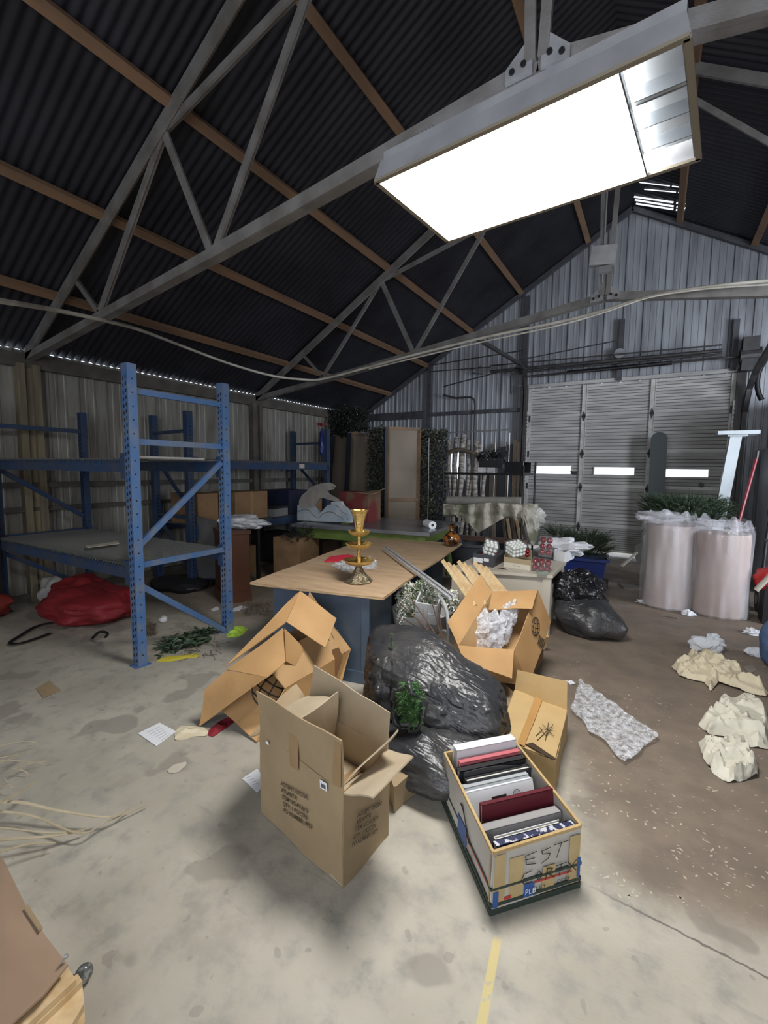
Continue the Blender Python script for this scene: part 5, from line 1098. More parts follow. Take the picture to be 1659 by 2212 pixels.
# ================================================================ BACK RIGHT: fibre rolls, post, slab
SH=film('clear_wrap',(0.75,0.75,0.79),0.24,0.10,6,(1,1,0.3))
PINKM=mat('pale_pink_roll',(0.47,0.385,0.36),0.8,0,(0.40,0.325,0.30),3); PINK2=mat('beige_pink_roll',(0.43,0.325,0.285),0.8,0,(0.36,0.27,0.235),3)
for k,(cc,r,h,mt_,lab,tl) in enumerate(((V(0.19,6.18,0),0.25,0.98,PINKM,'pale pink cylinder in clear plastic wrap, the left one of the pair',0.10),(V(0.675,6.12,0),0.245,0.93,PINK2,'beige-pink cylinder in clear plastic wrap, the right one of the pair',0.06))):
    T=thing('wrapped_roll',lab,'wrapped roll',cc)
    m=MB(); m.lathe([(r-.02,0.0),(r,0.02),(r,h-.05),(r-.01,h-.03),(r-.03,h-.03),(0.0,h-.035)],cc,40,wob=lambda a,j:0.012*sin(5*a)+.01*sin(11*a)); m.build('roll',mt_,T,smooth=40)
    m=MB()
    def W(u,v,cc=cc,r=r,h=h,k=k):
        a=2*pi*u; z=0.01+v*(h+0.10); rr=r+0.018+0.012*noise.noise(V(cos(a)*4,sin(a)*4,z*1.2+k*9))*2+0.012*abs(sin(9*a+z*3))
        if v>0.86: rr*=1-(v-0.86)*1.5; z+=0.07*noise.noise(V(cos(a)*2,sin(a)*2,7*k))+0.06*max(0,noise.noise(V(a*1.7,k,2)))
        return cc+V(rr*cos(a),rr*sin(a),z)
    m.grid(W,72,30); m.build('plastic_wrap',SH,T,smooth=60)
    m=MB(); blob(m,cc+V(-0.12+0.05*k,-0.15,h+0.06),(V(0.22,0,0.0),V(0,0.12,0),V(-0.03,0,0.06)),30,16,0.3,2.5,50+k,wr=0.1,wf=4); m.build('bunched_plastic',SH,T,smooth=50)
T=thing('white_post','white square post with a flat cap leaning behind the wrapped rolls','post',(.62,7.3,0))
pt=Fy(1589,942,7.3); pb=Fy(1553,1125,7.3); dd=(pt-pb); pb=pt-dd*(pt.z/dd.z)
PW=mat('post_white',(0.52,0.57,0.60),0.5,0,(0.44,0.48,0.50),3)
m=MB(); m.bar(pb,pt,0.12,0.14,up=(0,1,0)); m.build('shaft',PW,T)
m=MB(); m.box(pt+V(0.01,0,0.035),(0.42,0.34,0.045)); m.box(pt+V(0.01,0,0.005),(0.20,0.2,0.03)); m.build('cap',PW,T)
m=MB(); a=Fy(1424,945,8.7); b=Fy(1418,1160,8.9); m.bar(V(b.x-0.02,8.9,0),V(a.x,8.9,a.z),0.24,0.05,up=(0,1,0)); m.tube([V(a.x-0.0,8.87,a.z-0.02),V(a.x,8.93,a.z-0.02)],0.12,20); tag(m.build('dark_board',mat('slate_green_board',(0.045,0.055,0.058),0.6)),'tall dark board with rounded top leaning on the garage door','board')
m=MB(); firheap(m,V(0.36,7.1,1.00),0.44,0.20,0.36,700,0.17,.045); tag(m.build('fir_branches',FIRD),'wide heap of dark fir branches behind the wrapped rolls','fir branches')
m=MB(); m.box((0.30,7.05,0.47),(0.62,0.35,0.94)); tag(m.build('storage_crate',mat('black_plastic_crate',(0.02,0.02,0.022),0.6)),'dark crate under the fir heap behind the wrapped rolls','crate')
m=MB(); a=Fz(1343,1223,0.02); b=Fz(1385,1185,0.25); m.bar(a,b,0.04,0.02); tag(m.build('wood_stick',CREAM),'pale stick leaning left of the wrapped rolls','stick')
m=MB(); m.panel([Fy(*q,8.7) for q in ((1372,1178),(1397,1165),(1400,1215),(1375,1212),(1369,1195))],0.02); tag(m.build('grey_board',mat('grey_card',(0.09,0.085,0.08),0.8)),'small dark scrap board behind the left wrapped roll','board')
# right side: partition, steel panels, tools
PWD=mat('partition_wood',(0.15,0.105,0.075),0.6,0,(0.10,0.07,0.05),3)
m=MB(); m.panel([V(1.62,9.2,0),V(1.62,7.2,0),V(1.62,7.2,2.62),V(1.62,9.2,2.62)],0.03); tag(m.build('wood_partition',PWD),'brown wooden partition right of the garage door','partition')
xs_=1.32; SSM=mat('brushed_steel',(0.42,0.46,0.52),0.45,0.2,(0.30,0.33,0.38),3,st=(1,1,.2))
q=Fx(1645,930,xs_); y0=q.y
m=MB(); m.box((xs_+0.12,Fx(1640,1000,xs_).y-0.75,0.95),(0.24,1.3,1.9)); tag(m.build('steel_cabinet',SSM),'tall brushed steel cabinet cut by the right edge of the picture','steel cabinet')
m=MB(); m.box((1.50,8.5,0.95),(0.08,0.25,1.9)); tag(m.build('steel_sheet',SSM),'narrow pale steel sheet between the steel cabinet and the wooden partition','panel')
T=thing('broom','red handled tool leaning at the right edge','broom',Fy(1590,1150,7.0)); a=Fy(1634,990,7.2); b=Fy(1594,1135,6.9); d=(b-a); b=a+d*((0.05-a.z)/d.z)
m=MB(); m.tube([a,b],0.017,8); m.build('handle',mat('red_paint',(0.22,0.02,0.03),0.45),T,smooth=40)
m=MB(); m.tube([a,a+V(0.003,0,0.09)],0.022,8); m.build('grip',BLACK,T); m=MB(); m.box(b,(0.25,0.06,0.08)); m.build('head',BLACK,T)
T=thing('hand_truck','black hand truck with rubber wheels beside the wrapped rolls','hand truck',(1.12,6.5,0))
m=MB()
for dx in (0,.32): m.tube(smoothpts([V(1.10+dx,6.55,0.15),V(1.12+dx,6.60,0.8),V(1.14+dx,6.62,1.05)]),0.016,8)
m.tube(smoothpts([V(1.14,6.62,1.05),V(1.12,6.5,1.16),V(1.24,6.42,1.20),V(1.40,6.5,1.16),V(1.46,6.62,1.05)]),0.022,8)
for z in (.3,.55,.8): m.bar((1.10,6.58,z),(1.43,6.58,z),0.02,0.03)
m.build('frame',BLACK,T,smooth=40)
for dx in (-.02,.36):
    m=MB(); m.tube([V(1.08+dx,6.5,0.13),V(1.14+dx,6.5,0.13)],0.13,20); w=m.build('wheel',mat('rubber',(0.05,0.045,0.04),0.8),T,smooth=30); m=MB(); m.tube([V(1.075+dx,6.5,0.13),V(1.145+dx,6.5,0.13)],0.06,14); m.build('hub',mat('hub_metal',(0.3,0.28,0.25),0.5,0.5),w)
m=MB(); m.box((1.28,6.42,0.02),(0.36,0.2,0.015)); m.build('toe_plate',BLACK,T)
m=MB(); blob(m,V(1.16,6.05,0.46),(V(.22,0,0),V(0,.16,0),V(0,0,.13)),30,20,.1,2,3,wr=.02); m.box((1.18,6.05,0.20),(0.30,0.24,0.40),mi=1); tag(m.build('red_can',[mat('red_plastic',(0.5,0.02,0.02),0.4),BLACK],smooth=50),'red container on a dark stand at the right edge','container')
m=MB(); a=Fy(1633,1275,5.6); b=Fy(1655,1253,5.6); m.tube([a,b+(b-a)*1.5],0.025,8); tag(m.build('wooden_handle',CREAM),'short pale wooden handle sticking out at the right edge above the wheel','handle')
dj=thing('denim_bundle','blue denim cloth bundle at the right edge of the picture','cloth',(1.15,5.0,0))
m=MB(); blob(m,Fy(1690,1395,4.6)+V(0.03,0,0.02),(V(.16,0,0),V(0,.16,0),V(0.0,0,.26)),40,30,.08,1.6,6,wr=.03,wf=3,floor=0.0); m.build('denim',mat('denim',(0.06,0.11,0.22),0.85,0,(0.09,0.15,0.28),20,b=.3,bs=90),dj,smooth=60)
# ================================================================ BACK CENTRE: wood panels, hedge panels, wire shelf
WPN=mat('raw_panel',(0.30,0.245,0.19),0.7,0,(0.22,0.175,0.135),2.5,st=(1,1,0.4)); WPE=mat('panel_frame_wood',(0.28,0.18,0.10),0.7,0,(0.2,0.13,0.08),5); DKP=mat('dark_panel_edge',(0.02,0.028,0.045),0.6)
def framed(p_tl,p_tr,y,ytr,lab,lean=0.0,mid=True,pm=WPN):
    a=Fy(*p_tl,y); b=Fy(*p_tr,ytr); a.z=max(a.z,b.z); b.z=a.z; a0=V(a.x,a.y-lean,0.0); b0=V(b.x,b.y-lean,0.0)
    T=thing('stage_flat',lab,'wooden flat',(a0+b0)/2)
    m=MB(); m.panel([a0,b0,b,a],0.012); m.build('board',pm,T)
    n_=(b0-a0).cross(a-a0).normalized(); n_=n_ if n_.y<0 else -n_; o=n_*0.02
    for p,q in ((a0,a),(b0,b),(a,b),(a0,b0))+(((a0.lerp(a,.45),b0.lerp(b,.45)),) if mid else ()): 
        m=MB(); m.bar(p+o,q+o,0.035,0.05); m.build('frame_rail',WPE,T)
    m=MB(); dl=(a0-b0).normalized(); m.panel([a0+dl*.03,a0+dl*.06-n_*.0+V(0,.0,0),a+dl*.06,a+dl*.03],0.1); m.build('dark_edge',DKP,T); return T
framed((838,925),(905,937),6.9,7.3,'largest pale wood panel with a middle rail standing behind the steel table')
framed((757,937),(795,940),7.6,8.2,'tall narrow wood panel half hidden by foliage, right of the shorter one',0.15,False)
framed((722,942),(752,950),7.7,8.2,'narrow wood panel at the corner end of the pallet rack',0.3,False)
HD=mat('hedge_leaf',(0.06,0.07,0.05),0.6,0,(0.26,0.25,0.20),26,edge=(0.42,0.7),det=3)
def hedge(p_l,p_r,zt,y,lab,n=1500,zb=0.05,dep=0.10):
    a=Fy(p_l,1000,y); b=Fy(p_r,1000,y); T=thing('artificial_hedge',lab,'artificial hedge',((a.x+b.x)/2,y,0))
    m=MB(); m.box(((a.x+b.x)/2,y+dep*.6,(zt+zb)/2),(b.x-a.x,0.03,zt-zb)); m.build('backing',DKP,T)
    m=MB()
    for i in range(n):
        p=V(rnd(a.x,b.x),y+rnd(-dep*.5,dep*.6),rnd(zb,zt+.02)); leaf(m,p,rdir()+V(0,-.7,0),V(0,0,1),rnd(.06,.10),rnd(.04,.07))
    m.build('leaves',HD,T,recalc=False); return T
z_=Fy(815,925,7.6).z; hedge(795,832,z_,7.75,'dark hedge panel between the narrow and the largest wood panels')
z_=Fy(930,930,7.4).z; hedge(907,962,z_,7.5,'pale flowered hedge panel right of the largest wood panel',2600)
z_=Fy(740,955,7.6).z; 
m=MB()
for i in range(2600):
    px=rnd(688,795); py=rnd(876,945) if px<745 else rnd(880,932)
    if py<876+max(0,(px-750))*0.25: continue
    p=Fy(px,py,8.0+rnd(-.2,.5)); p.x=max(p.x,-6.02); p.z=min(p.z,zroof(p.x)-.16); leaf(m,p,rdir(),V(0,0,1),rnd(.05,.09),rnd(.03,.05))
for i in range(25): 
    p=Fy(rnd(695,790),rnd(885,925),8.3); m.tube([p,p+V(rnd(-.3,.3),0,rnd(-.3,.2))],0.006,4)
tag(m.build('garland',mat('dark_ivy',(0.02,0.024,0.02),0.6,0,(0.05,0.055,0.045),20),recalc=False),'dark leafy garland heaped high in the back left corner','garland')
m=MB(); p=Fy(692,915,6.46)
for i in range(60): d=rdir(); d.z=abs(d.z)*-1+.3; m.bar(p,p+d*rnd(.06,.13),0.008,0.003)
tag(m.build('red_tassel',mat('red_tinsel',(0.28,0.02,0.025),0.5)),'red tassel hanging at the end of the dark blue rack','tassel')
m=MB(); blob(m,Fy(694,958,6.44),(V(.045,0,0),V(0,.045,0),V(0.0,0,.22)),14,20,.2,2,6,wr=.06,wf=3); tag(m.build('blue_tinsel',mat('blue_tinsel',(0.02,0.03,0.15),0.4),smooth=50),'blue hanging strands below the red tassel','tassel')
m=MB(); p=Fy(928,945,7.2); m.tube([V(p.x,7.2,0.0),V(p.x-.01,7.2,p.z)],0.006,6); tag(m.build('white_rod',GALV),'thin white rod standing in front of the flowered hedge panel','rod')
m=MB(); p=Fy(962,1000,7.6); p2=Fy(978,1000,7.6); m.box(((p.x+p2.x)/2-.15,7.5,1.0),(0.14,0.08,2.0)); tag(m.build('tall_board',DKP),'dark narrow board between the hedge panel and the wire shelf','board')
# birch poles and boards standing against the back wall
BIR=mat('birch_bark',(0.46,0.42,0.37),0.8,0,(0.13,0.11,0.095),9,st=(1,1,2.5)); BRN=mat('weathered_wood',(0.17,0.125,0.09),0.8,0,(0.10,0.075,0.055),6,st=(3,3,.5)); DKW=mat('dark_board',(0.03,0.035,0.042),0.7)
k=0; plab=['leftmost pale birch pole behind the wire shelf','second birch pole, leaning right','third birch pole with dark knots','thick upright birch pole in the middle of the group','birch pole leaning left over its neighbours','thin birch pole next to the steel rod rack','rightmost thin birch pole of the group']
for (xt,xb,yt) in ((968,975,950),(985,978,945),(1001,990,940),(1012,1010,950),(1040,1000,960),(1030,1022,955),(1052,1035,985)):
    a=Fy(xt,yt,8.6); b=Fy(xb,1130,8.2); d=b-a; b=a+d*((0.01-a.z)/d.z); m=MB(); P=[a.lerp(b,i/8)+V(.015*sin(i*2.1+k),0,0) for i in range(9)]; m.tube(P,[0.04+.01*(k%3)]*9,8); tag(m.build('birch_pole',BIR,smooth=50),plab[k],'pole','birch poles behind the wire shelf'); k+=1
m=MB(); m.tube(smoothpts([Fy(958,985,8.35),Fy(985,972,8.35),Fy(1010,975,8.35),Fy(1040,985,8.35)]),0.038,8); tag(m.build('bent_branch',BRN,smooth=50),'curved pale branch lying across the birch poles','branch')
blabs=['dark green-grey board','brown board','narrow tan lath','dark blue board','thin brown lath','black board','weathered plank','slim tan stick']
pos=['left of the board stack','next to the birch poles','under the black tray','behind the drop cloth','in the middle of the board stack','right of centre in the board stack','near the door jamb','right against the door jamb']
for i,(xt,xb,yt,w,mm) in enumerate(((1052,1035,975,.10,DKW),(1062,1060,960,.07,BRN),(1072,1070,1000,.03,CBG),(1086,1080,965,.16,DKW),(1095,1090,955,.03,BRN),(1104,1098,960,.14,DKW),(1112,1108,950,.07,BRN),(1119,1118,955,.05,BRN))):
    a=Fy(xt,yt,9.0); b=Fy(xb,1150,8.7); d=b-a; b=a+d*((0.01-a.z)/d.z); m=MB(); m.bar(a,b,w,0.02,up=(0,1,0)); tag(m.build('wood_board',mm),blabs[i]+' '+pos[i],'board','boards standing against the back wall')
for i in range(5):
    a=Fy(1085+i*9,1105,8.0); b=Fy(1092+i*11,1170,7.7); d=b-a; b=a+d*((0.01-a.z)/d.z); m=MB(); m.bar(a,b,0.045,0.02,up=(0,1,0)); tag(m.build('lath',PINE if i%2 else BRN),['leftmost lath','second lath','middle lath','fourth lath','rightmost lath'][i]+' of the fan of laths beneath the draped shelf','lath','laths beneath the draped shelf')
m=MB(); m.tube([Fy(964,935,8.4),Fy(1105,928,8.4)],0.014,8); 
for x in (965,1042,1071,1101): p=Fy(x,935,8.4); m.tube([p,V(p.x,8.4,0.9)],0.010,6)
tag(m.build('pipe_rack',GALV,smooth=40),'thin pipe rail with upright rods standing by the back wall','pipe rail')
# bright daylight seen low in the back wall behind the poles
WPx=[((958,985),(966,1020)),((990,982),(996,1030))]
m=MB()
for a,b in (((952,975),(975,1022)),((985,978),(1002,1035))): p=Fy(*a,YB-0.03); q=Fy(*b,YB-0.03); m.box(((p.x+q.x)/2,YB-0.03,(p.z+q.z)/2),(q.x-p.x,0.01,p.z-q.z))
wd=m.build('window_1',mat('window_daylight',(0.92,0.96,1.0),0.5,emit=1.6)); struct(wd)
# black wire shelf
ws=thing('wire_shelf','black wire shelving unit with books, tray and a draped drop cloth','shelf unit',(-2.1,6.6,0))
fx0=Fy(958,1020,6.5).x; fx1=Fy(1131,1020,6.3).x; bx1=Fy(1158,1020,7.0).x
PP=[V(fx0,6.5,0),V(fx1,6.3,0),V(bx1+.0,6.95,0),V(fx0-(fx1-bx1)*1.0,7.1,0)]
ztop=[1.62,1.62,1.68,1.6]
for p,z in zip(PP,ztop): m=MB(); m.tube([p,p+V(0,0,z)],0.014,8); m.build('post',BLACK,ws)
def shelfz(z):
    m=MB()
    for i in range(4): m.bar(PP[i]+V(0,0,z),PP[(i+1)%4]+V(0,0,z),0.012,0.03)
    for i in range(1,30): t=i/30; m.bar(PP[0].lerp(PP[1],t)+V(0,0,z),PP[3].lerp(PP[2],t)+V(0,0,z),0.005,0.005)
    m.build('wire_tier',BLACK,ws)
zs1=Fy(1045,1024,6.4).z; zs2=Fy(1045,1098,6.4).z
for z in (zs1,zs2,0.2): shelfz(z)
for i,(x0,x1,lab) in enumerate(((1033,1051,'left stack of white magazines on the top wire shelf'),(1053,1071,'right stack of white magazines on the top wire shelf'))):
    a=Fy(x0,1018,6.6); b=Fy(x1,1018,6.6); T=thing('magazine_stack',lab,'magazine stack',V((a.x+b.x)/2,6.65,zs1+.017))
    for k in range(6): m=MB(); m.box(V((a.x+b.x)/2+rnd(-.006,.006),6.65,zs1+.026+k*.013),(b.x-a.x-0.01,.16,.010)); m.build('magazine',WHITE,T)
T=thing('black_tray','black open box with a shiny inner edge on the right end of the wire shelf','tray',Fy(1117,1018,6.5)); a=Fy(1090,1018,6.45); b=Fy(1130,1018,6.4); c=Fy(1147,1018,6.7); h=0.155; zz=zs1+.02
a,b,c=[V(q.x,q.y,zz) for q in (a,b,c)]; d=a+c-b
for p,q in ((a,b),(c,d),(d,a)): m=MB(); m.panel([p,q,q+V(0,0,h),p+V(0,0,h)],.005); m.build('side',BLACK,T)
m=MB(); m.panel([a+V(0,0,.003),b+V(0,0,.003),c+V(0,0,.003),d+V(0,0,.003)],.005); m.panel([a+V(0,0,h),b+V(0,0,h),c+V(0,0,h),d+V(0,0,h)],.005); m.build('bottom',BLACK,T)
m=MB(); 
for p,q in ((b,b+V(0,0,h)),(b+V(0,0,h),c+V(0,0,h)),(c,c+V(0,0,h)),(b,c)): m.tube([p,q],.004,5)
m.build('bright_edge',GALV,T)
T=thing('black_plants','dark bushy black decoration above the magazine stacks','decoration',Fy(1062,1000,6.7)); m=MB()
pcn=Fy(1062,998,6.75); m.box(pcn+V(0,0,-.02),(.36,.12,.16))
for i in range(90): p=pcn+V(rnd(-.2,.2),rnd(-.05,.05),rnd(-.05,.1)); m.bar(p,p+V(rnd(-.06,.06),rnd(-.03,.03),rnd(.02,.12)),.03,.015)
m.build('black_shapes',BLACK,T); m=MB()
for px in (1053,1068): m.ball(Fy(px,993,6.68),0.008,n=8,m=6)
m.build('shiny_rivet',GALV,T)
# rolls of fabric and drop cloth
zr=zs2+0.03
a=Fy(968,1081,6.5); b=Fy(1127,1083,6.4); m=MB(); m.tube([a,b],0.062,18); tag(m.build('carpet_roll',mat('grey_felt',(0.30,0.29,0.26),0.9,0,(0.24,0.23,0.2),8),smooth=50),'upper thick grey roll lying on the wire shelf','roll')
a=Fy(960,1108,6.45); b=Fy(1130,1112,6.3); m=MB(); P=[a.lerp(b,i/14) for i in range(15)]; m.tube(P,[0.055+.012*sin(i*1.9) for i in range(15)],14); tag(m.build('cloth_roll',mat('painted_cloth',(0.33,0.30,0.25),0.85,0,(0.22,0.22,0.17),7),smooth=50),'lower rolled stained canvas along the wire shelf front','roll')
def cloth(u,v):
    xl=958+u*205; yt=1088+2*sin(u*9); yb_=[1112,1112,1118,1128,1150,1142,1128,1122,1118,1116,1118,1122,1135,1140,1125][min(14,int(u*14.99))]
    if 0.26<u<0.36: yb_=1128+ (u-0.26)*250
    if 0.36<=u<0.7: yb_=1152-(u-.36)*120
    if u>0.85: yb_=1118+60*sin((u-.85)/.15*pi*.8)
    y=6.30+0.03*sin(u*40)+0.05*v+ (0.25*max(0,u-.85)/.15)
    return Fy(xl,yt+(yb_-yt)*v,y-0.07+0.02*noise.noise(V(u*30,v*6,1)))
m=MB(); m.grid(cloth,90,12); tag(m.build('drop_cloth',mat('stained_canvas',(0.40,0.37,0.31),0.8,0,(0.17,0.17,0.11),5,edge=(0.45,0.6)),smooth=70,recalc=False),'paint-stained drop cloth hanging in folds from the wire shelf','drop cloth')
m=MB(); blob(m,Fy(1148,1118,6.5),(V(.15,0,0.0),V(0,.10,0),V(-.02,0,.16)),36,30,.25,2.2,8,wr=.1,wf=4); tag(m.build('plastic_sheet',film('dusty_film',(0.55,0.53,0.48),0.85,.3,9),smooth=50),'bunched dusty plastic sheet hanging at the right end of the wire shelf','plastic sheet')
# ================================================================ LEFT SIDE: things by rack B
def cbox(px0,py0,px1,py1,y,dep,name,lab,cat,mt,rz=0.0,zb=None,parts=()):
    a=Fy(px0,py1,y); b=Fy(px1,py1,y); t=Fy((px0+px1)/2,py0,y); z0=a.z*.5+b.z*.5 if zb is None else zb
    c=V((a.x+b.x)/2,y+dep/2,(z0+t.z)/2); m=MB(); m.box(c,(b.x-a.x,dep,t.z-z0),rz=rz)
    o=m.build(name,mt); tag(o,lab,cat); return o,c
def bx3(cx_,cy_,z0,w,d,h,name,lab,cat,mt,rz=0.0,lid=None,tape=False):
    T=thing(name,lab,cat,(cx_,cy_,z0)); m=MB(); m.box((cx_,cy_,z0+h/2),(w,d,h),rz=rz); m.build('box_body',mt,T)
    if lid: m=MB(); m.box((cx_,cy_,z0+h+.012),(w+.03,d+.03,.035),rz=rz); m.build('lid',lid,T)
    if tape: m=MB(); m.box((cx_,cy_,z0+h/2),(w+.006,.06,h+.006),rz=rz); m.build('tape_strip',TAPE,T)
    return T
Zd=0.80
NV=mat('dark_tote',(0.015,0.02,0.05),0.5); BKT=mat('black_tote',(0.015,0.015,0.018),0.5)
bx3(-5.35,3.98,Zd,0.55,0.32,0.40,'tan_sack_box','rounded tan padded carton at the near end of the middle shelf','carton',CBD)
bx3(-5.30,4.72,Zd,0.50,0.62,0.40,'cardboard_box','taped brown carton on the dark blue rack beside its near post','cardboard box',CBD,0,None,True)
bx3(-5.25,5.25,Zd,0.5,0.34,0.13,'file_box','low white sided file box with a dark lid on the dark blue rack','box',mat('dull_white',(0.20,0.20,0.20),0.7),0.1,BKT)
bx3(-5.30,5.72,Zd,0.55,0.50,0.36,'storage_tote','navy blue plastic tote with a lid on the dark blue rack','tote',NV,0,NV)
bx3(-5.35,6.22,Zd,0.5,0.38,0.30,'cardboard_box','brown carton with a white label at the far end of the dark blue rack','cardboard box',CBD)
p=V(-5.10,6.05,Zd+.2); m=MB(); m.box(V(-5.098,6.15,Zd+.18),(.004,.12,.12)); tag(m.build('shipping_label',mat('dull_label',(0.45,0.45,0.45),0.7)),'white square label on the far brown carton','label')
bx3(-5.30,4.55,0.0,0.5,0.5,0.40,'cardboard_box','dark carton on the floor under the dark blue rack, near post','cardboard box',CBD)
bx3(-5.35,5.6,0.0,0.6,0.5,0.45,'storage_tote','black floor tote under the dark blue rack behind the brown cabinet','tote',BKT,0,BKT)
# brown cabinet
bc=thing('brown_cabinet','reddish brown wooden pedestal cabinet beside the blue rack post','cabinet',(-4.35,3.95,0))
BRC=mat('red_brown_wood',(0.105,0.038,0.018),0.45,0,(0.075,0.027,0.013),4,st=(1,1,.3))
a,b,c=Fz(492,1306,0),Fz(545,1297,0),Fz(557,1272,0)
a=Fz(484,1306,0); b=Fz(541,1298,0); e=(b-a); n_=V(-e.y,e.x,0).normalized()*0.45
if n_.y<0: n_=-n_
m=MB(); prism(m,a,b,b+n_,a+n_,0.0,0.79); m.build('body',BRC,bc)
o=-n_.normalized()*.012; ee=e.normalized()*.015
m=MB(); prism(m,a-ee+o,b+ee+o,b+ee+n_,a-ee+n_,0.79,0.83); m.build('top',BRC,bc)
m=MB(); prism(m,a-ee+o,b+ee+o,b+ee+n_,a-ee+n_,0.0,0.13); m.build('plinth',BRC,bc)
m=MB(); blob(m,b+n_*.3+V(-.12,0.05,0.90),(V(.30,.04,.0),V(0,.17,0),V(0,0,.08)),40,24,.2,2.3,41,wr=.09,wf=4,floor=.835); tag(m.build('plastic_sheet',film('clear_sheet',(0.75,0.77,0.82),0.7,.15,8),smooth=50),'crumpled clear plastic sheet lying on the brown cabinet','plastic sheet')
m=MB(); firheap(m,V(-4.05,4.6,0.62),0.12,0.10,0.2,50,0.16); tag(m.build('dark_greens',mat('black_green',(0.012,0.014,0.012),0.7)),'clump of dark greenery on the tall carton behind the brown cabinet','greenery')
bx3(-4.22,4.75,0,0.42,0.5,0.62,'cardboard_box','tall brown carton standing behind the brown cabinet','cardboard box',CBD,0.15)
bx3(-4.55,5.6,0,0.5,0.45,0.45,'cardboard_box','dark brown carton under the left end of the steel table','cardboard box',mat('dark_card',(0.10,0.06,0.04),0.8),0.1)
m=MB(); m.lathe([(0.16,0),(0.20,.02),(0.21,.05),(0.12,.055),(0,.055)],V(-3.3,3.9,0.0),24); tag(m.build('black_disc',BLACK,smooth=40),'flat black round base on the floor left of the plywood','disc')
# draped grey carpet
m=MB(); 
def rug(u,v):
    p=Fy(409+ (470-409)*u, 1112+ (1250-1112)*v+ 14*u*(1-v), 3.75+0.03*sin(v*7)+.03*u)
    return p+V(0,0.02*noise.noise(V(u*3,v*3,0)),0)
m.grid(rug,16,24); g=len(m.v); vv=[v+V(0.01,0.015,0) for v in m.v]; ff_=[tuple(i+g for i in reversed(f)) for f in m.f]; m.v+=vv; m.f+=ff_; m.mi+=[0]*len(ff_)
T=thing('carpet_piece','grey carpet piece with purple bound edge hanging beside the near post of the dark rack','carpet',Fy(430,1250,3.75)); m.build('pile',mat('grey_carpet',(0.17,0.17,0.165),0.95,0,(0.12,0.12,0.12),60,b=.5,bs=120),T,smooth=50,recalc=False)
E_=[rug(0,i/12) for i in range(13)]+[rug(i/8,1) for i in range(1,9)]; m=MB(); m.tube([p+V(0,-.004,0) for p in E_],0.010,6); m.build('bound_edge',mat('purple_binding',(0.05,0.05,0.14),0.8),T,smooth=50)
m=MB(); m.box((-4.72,4.12,0.80),(0.5,0.5,0.04)); m.box((-4.9,4.3,0.4),(0.04,0.04,.8)); m.box((-4.5,4.3,0.4),(0.04,0.04,.8)); m.box((-4.9,3.9,0.4),(0.04,0.04,.8)); tag(m.build('side_table',BLACK),'small dark stand behind the grey carpet piece','stand')
m=MB(); blob(m,V(-5.2,3.6,0.06),(V(.45,0,0),V(0,.3,0),V(0,0,.08)),30,16,.1,2,3,floor=0); tag(m.build('dark_mat',BKT,smooth=60),'low dark heap on the floor under the dark rack near end','heap')
# red bag
rb=thing('red_bag','large red fabric storage bag with black straps under the nearest blue rack','bag',(-4.85,2.4,0))
m=MB(); blob(m,V(-4.92,2.40,0.14),(V(0.50,0.02,0),V(0,0.38,0),V(0,0,0.17)),70,40,.10,1.7,13,wr=.035,wf=2.6,wdir=(.5,2.6,2.5),sq=.85,floor=.004); blob(m,V(-5.28,2.5,0.18),(V(0.26,0.02,0),V(0,0.28,0),V(0,0,0.18)),40,24,.15,1.7,14,wr=.04,wf=2.6,floor=.004); m.build('fabric',mat('red_fabric',(0.30,0.018,0.025),0.65,0,(0.22,0.014,0.02),4,b=.2,bs=18),rb,smooth=60)
S=smoothpts([Fz(*q,0.02) for q in ((115,1345),(80,1352),(45,1372),(22,1388),(40,1390),(75,1380),(108,1368))]); m=MB()
for i in range(len(S)-1): m.bar(S[i],S[i+1],0.035,0.005)
m.build('strap',BLACK,rb)
S=smoothpts([Fz(200,1378,.02),Fz(215,1365,.10),Fz(232,1368,.12),Fz(228,1376,.06)]); m=MB(); m.tube(S,.012,6); m.build('handle',BLACK,rb)
m=MB(); blob(m,V(-5.75,2.42,0.14),(V(.16,0,0),V(0,.14,0),V(0,0,.16)),24,16,.2,2,3,wr=.05,floor=0.0); tag(m.build('white_sack',mat('dull_white_sack',(0.35,0.34,0.32),0.7),smooth=50),'whitish crumpled sack between the red bag and the left rack post','sack')
m=MB(); blob(m,V(-5.95,1.80,0.12),(V(.42,0,0),V(0,.22,0),V(0,0,.14)),30,20,.1,2,17,wr=.03,sq=.7,floor=0.0); tag(m.build('red_duffel',mat('dark_red_fabric',(0.25,0.03,0.02),0.7),smooth=50),'dark red bag cut by the left edge of the picture','bag')
m=MB(); P=[Fz(*q,0.828) for q in ((185,1180),(255,1170),(258,1175),(228,1179),(190,1184))]; m.panel([p+V(0,0,.003) for p in P],0.004); tag(m.build('wood_scrap',CREAM),'pale scrap strip lying on the lower wire shelf','scrap')
m=MB(); m.bar((-3.47,2.06,1.622),(-3.49,2.70,1.622),0.03,0.015); tag(m.build('fluorescent_tube',mat('dusty_white',(0.36,0.36,0.35),0.6)),'whitish strip lying on the upper wire shelf of the nearest rack','strip')
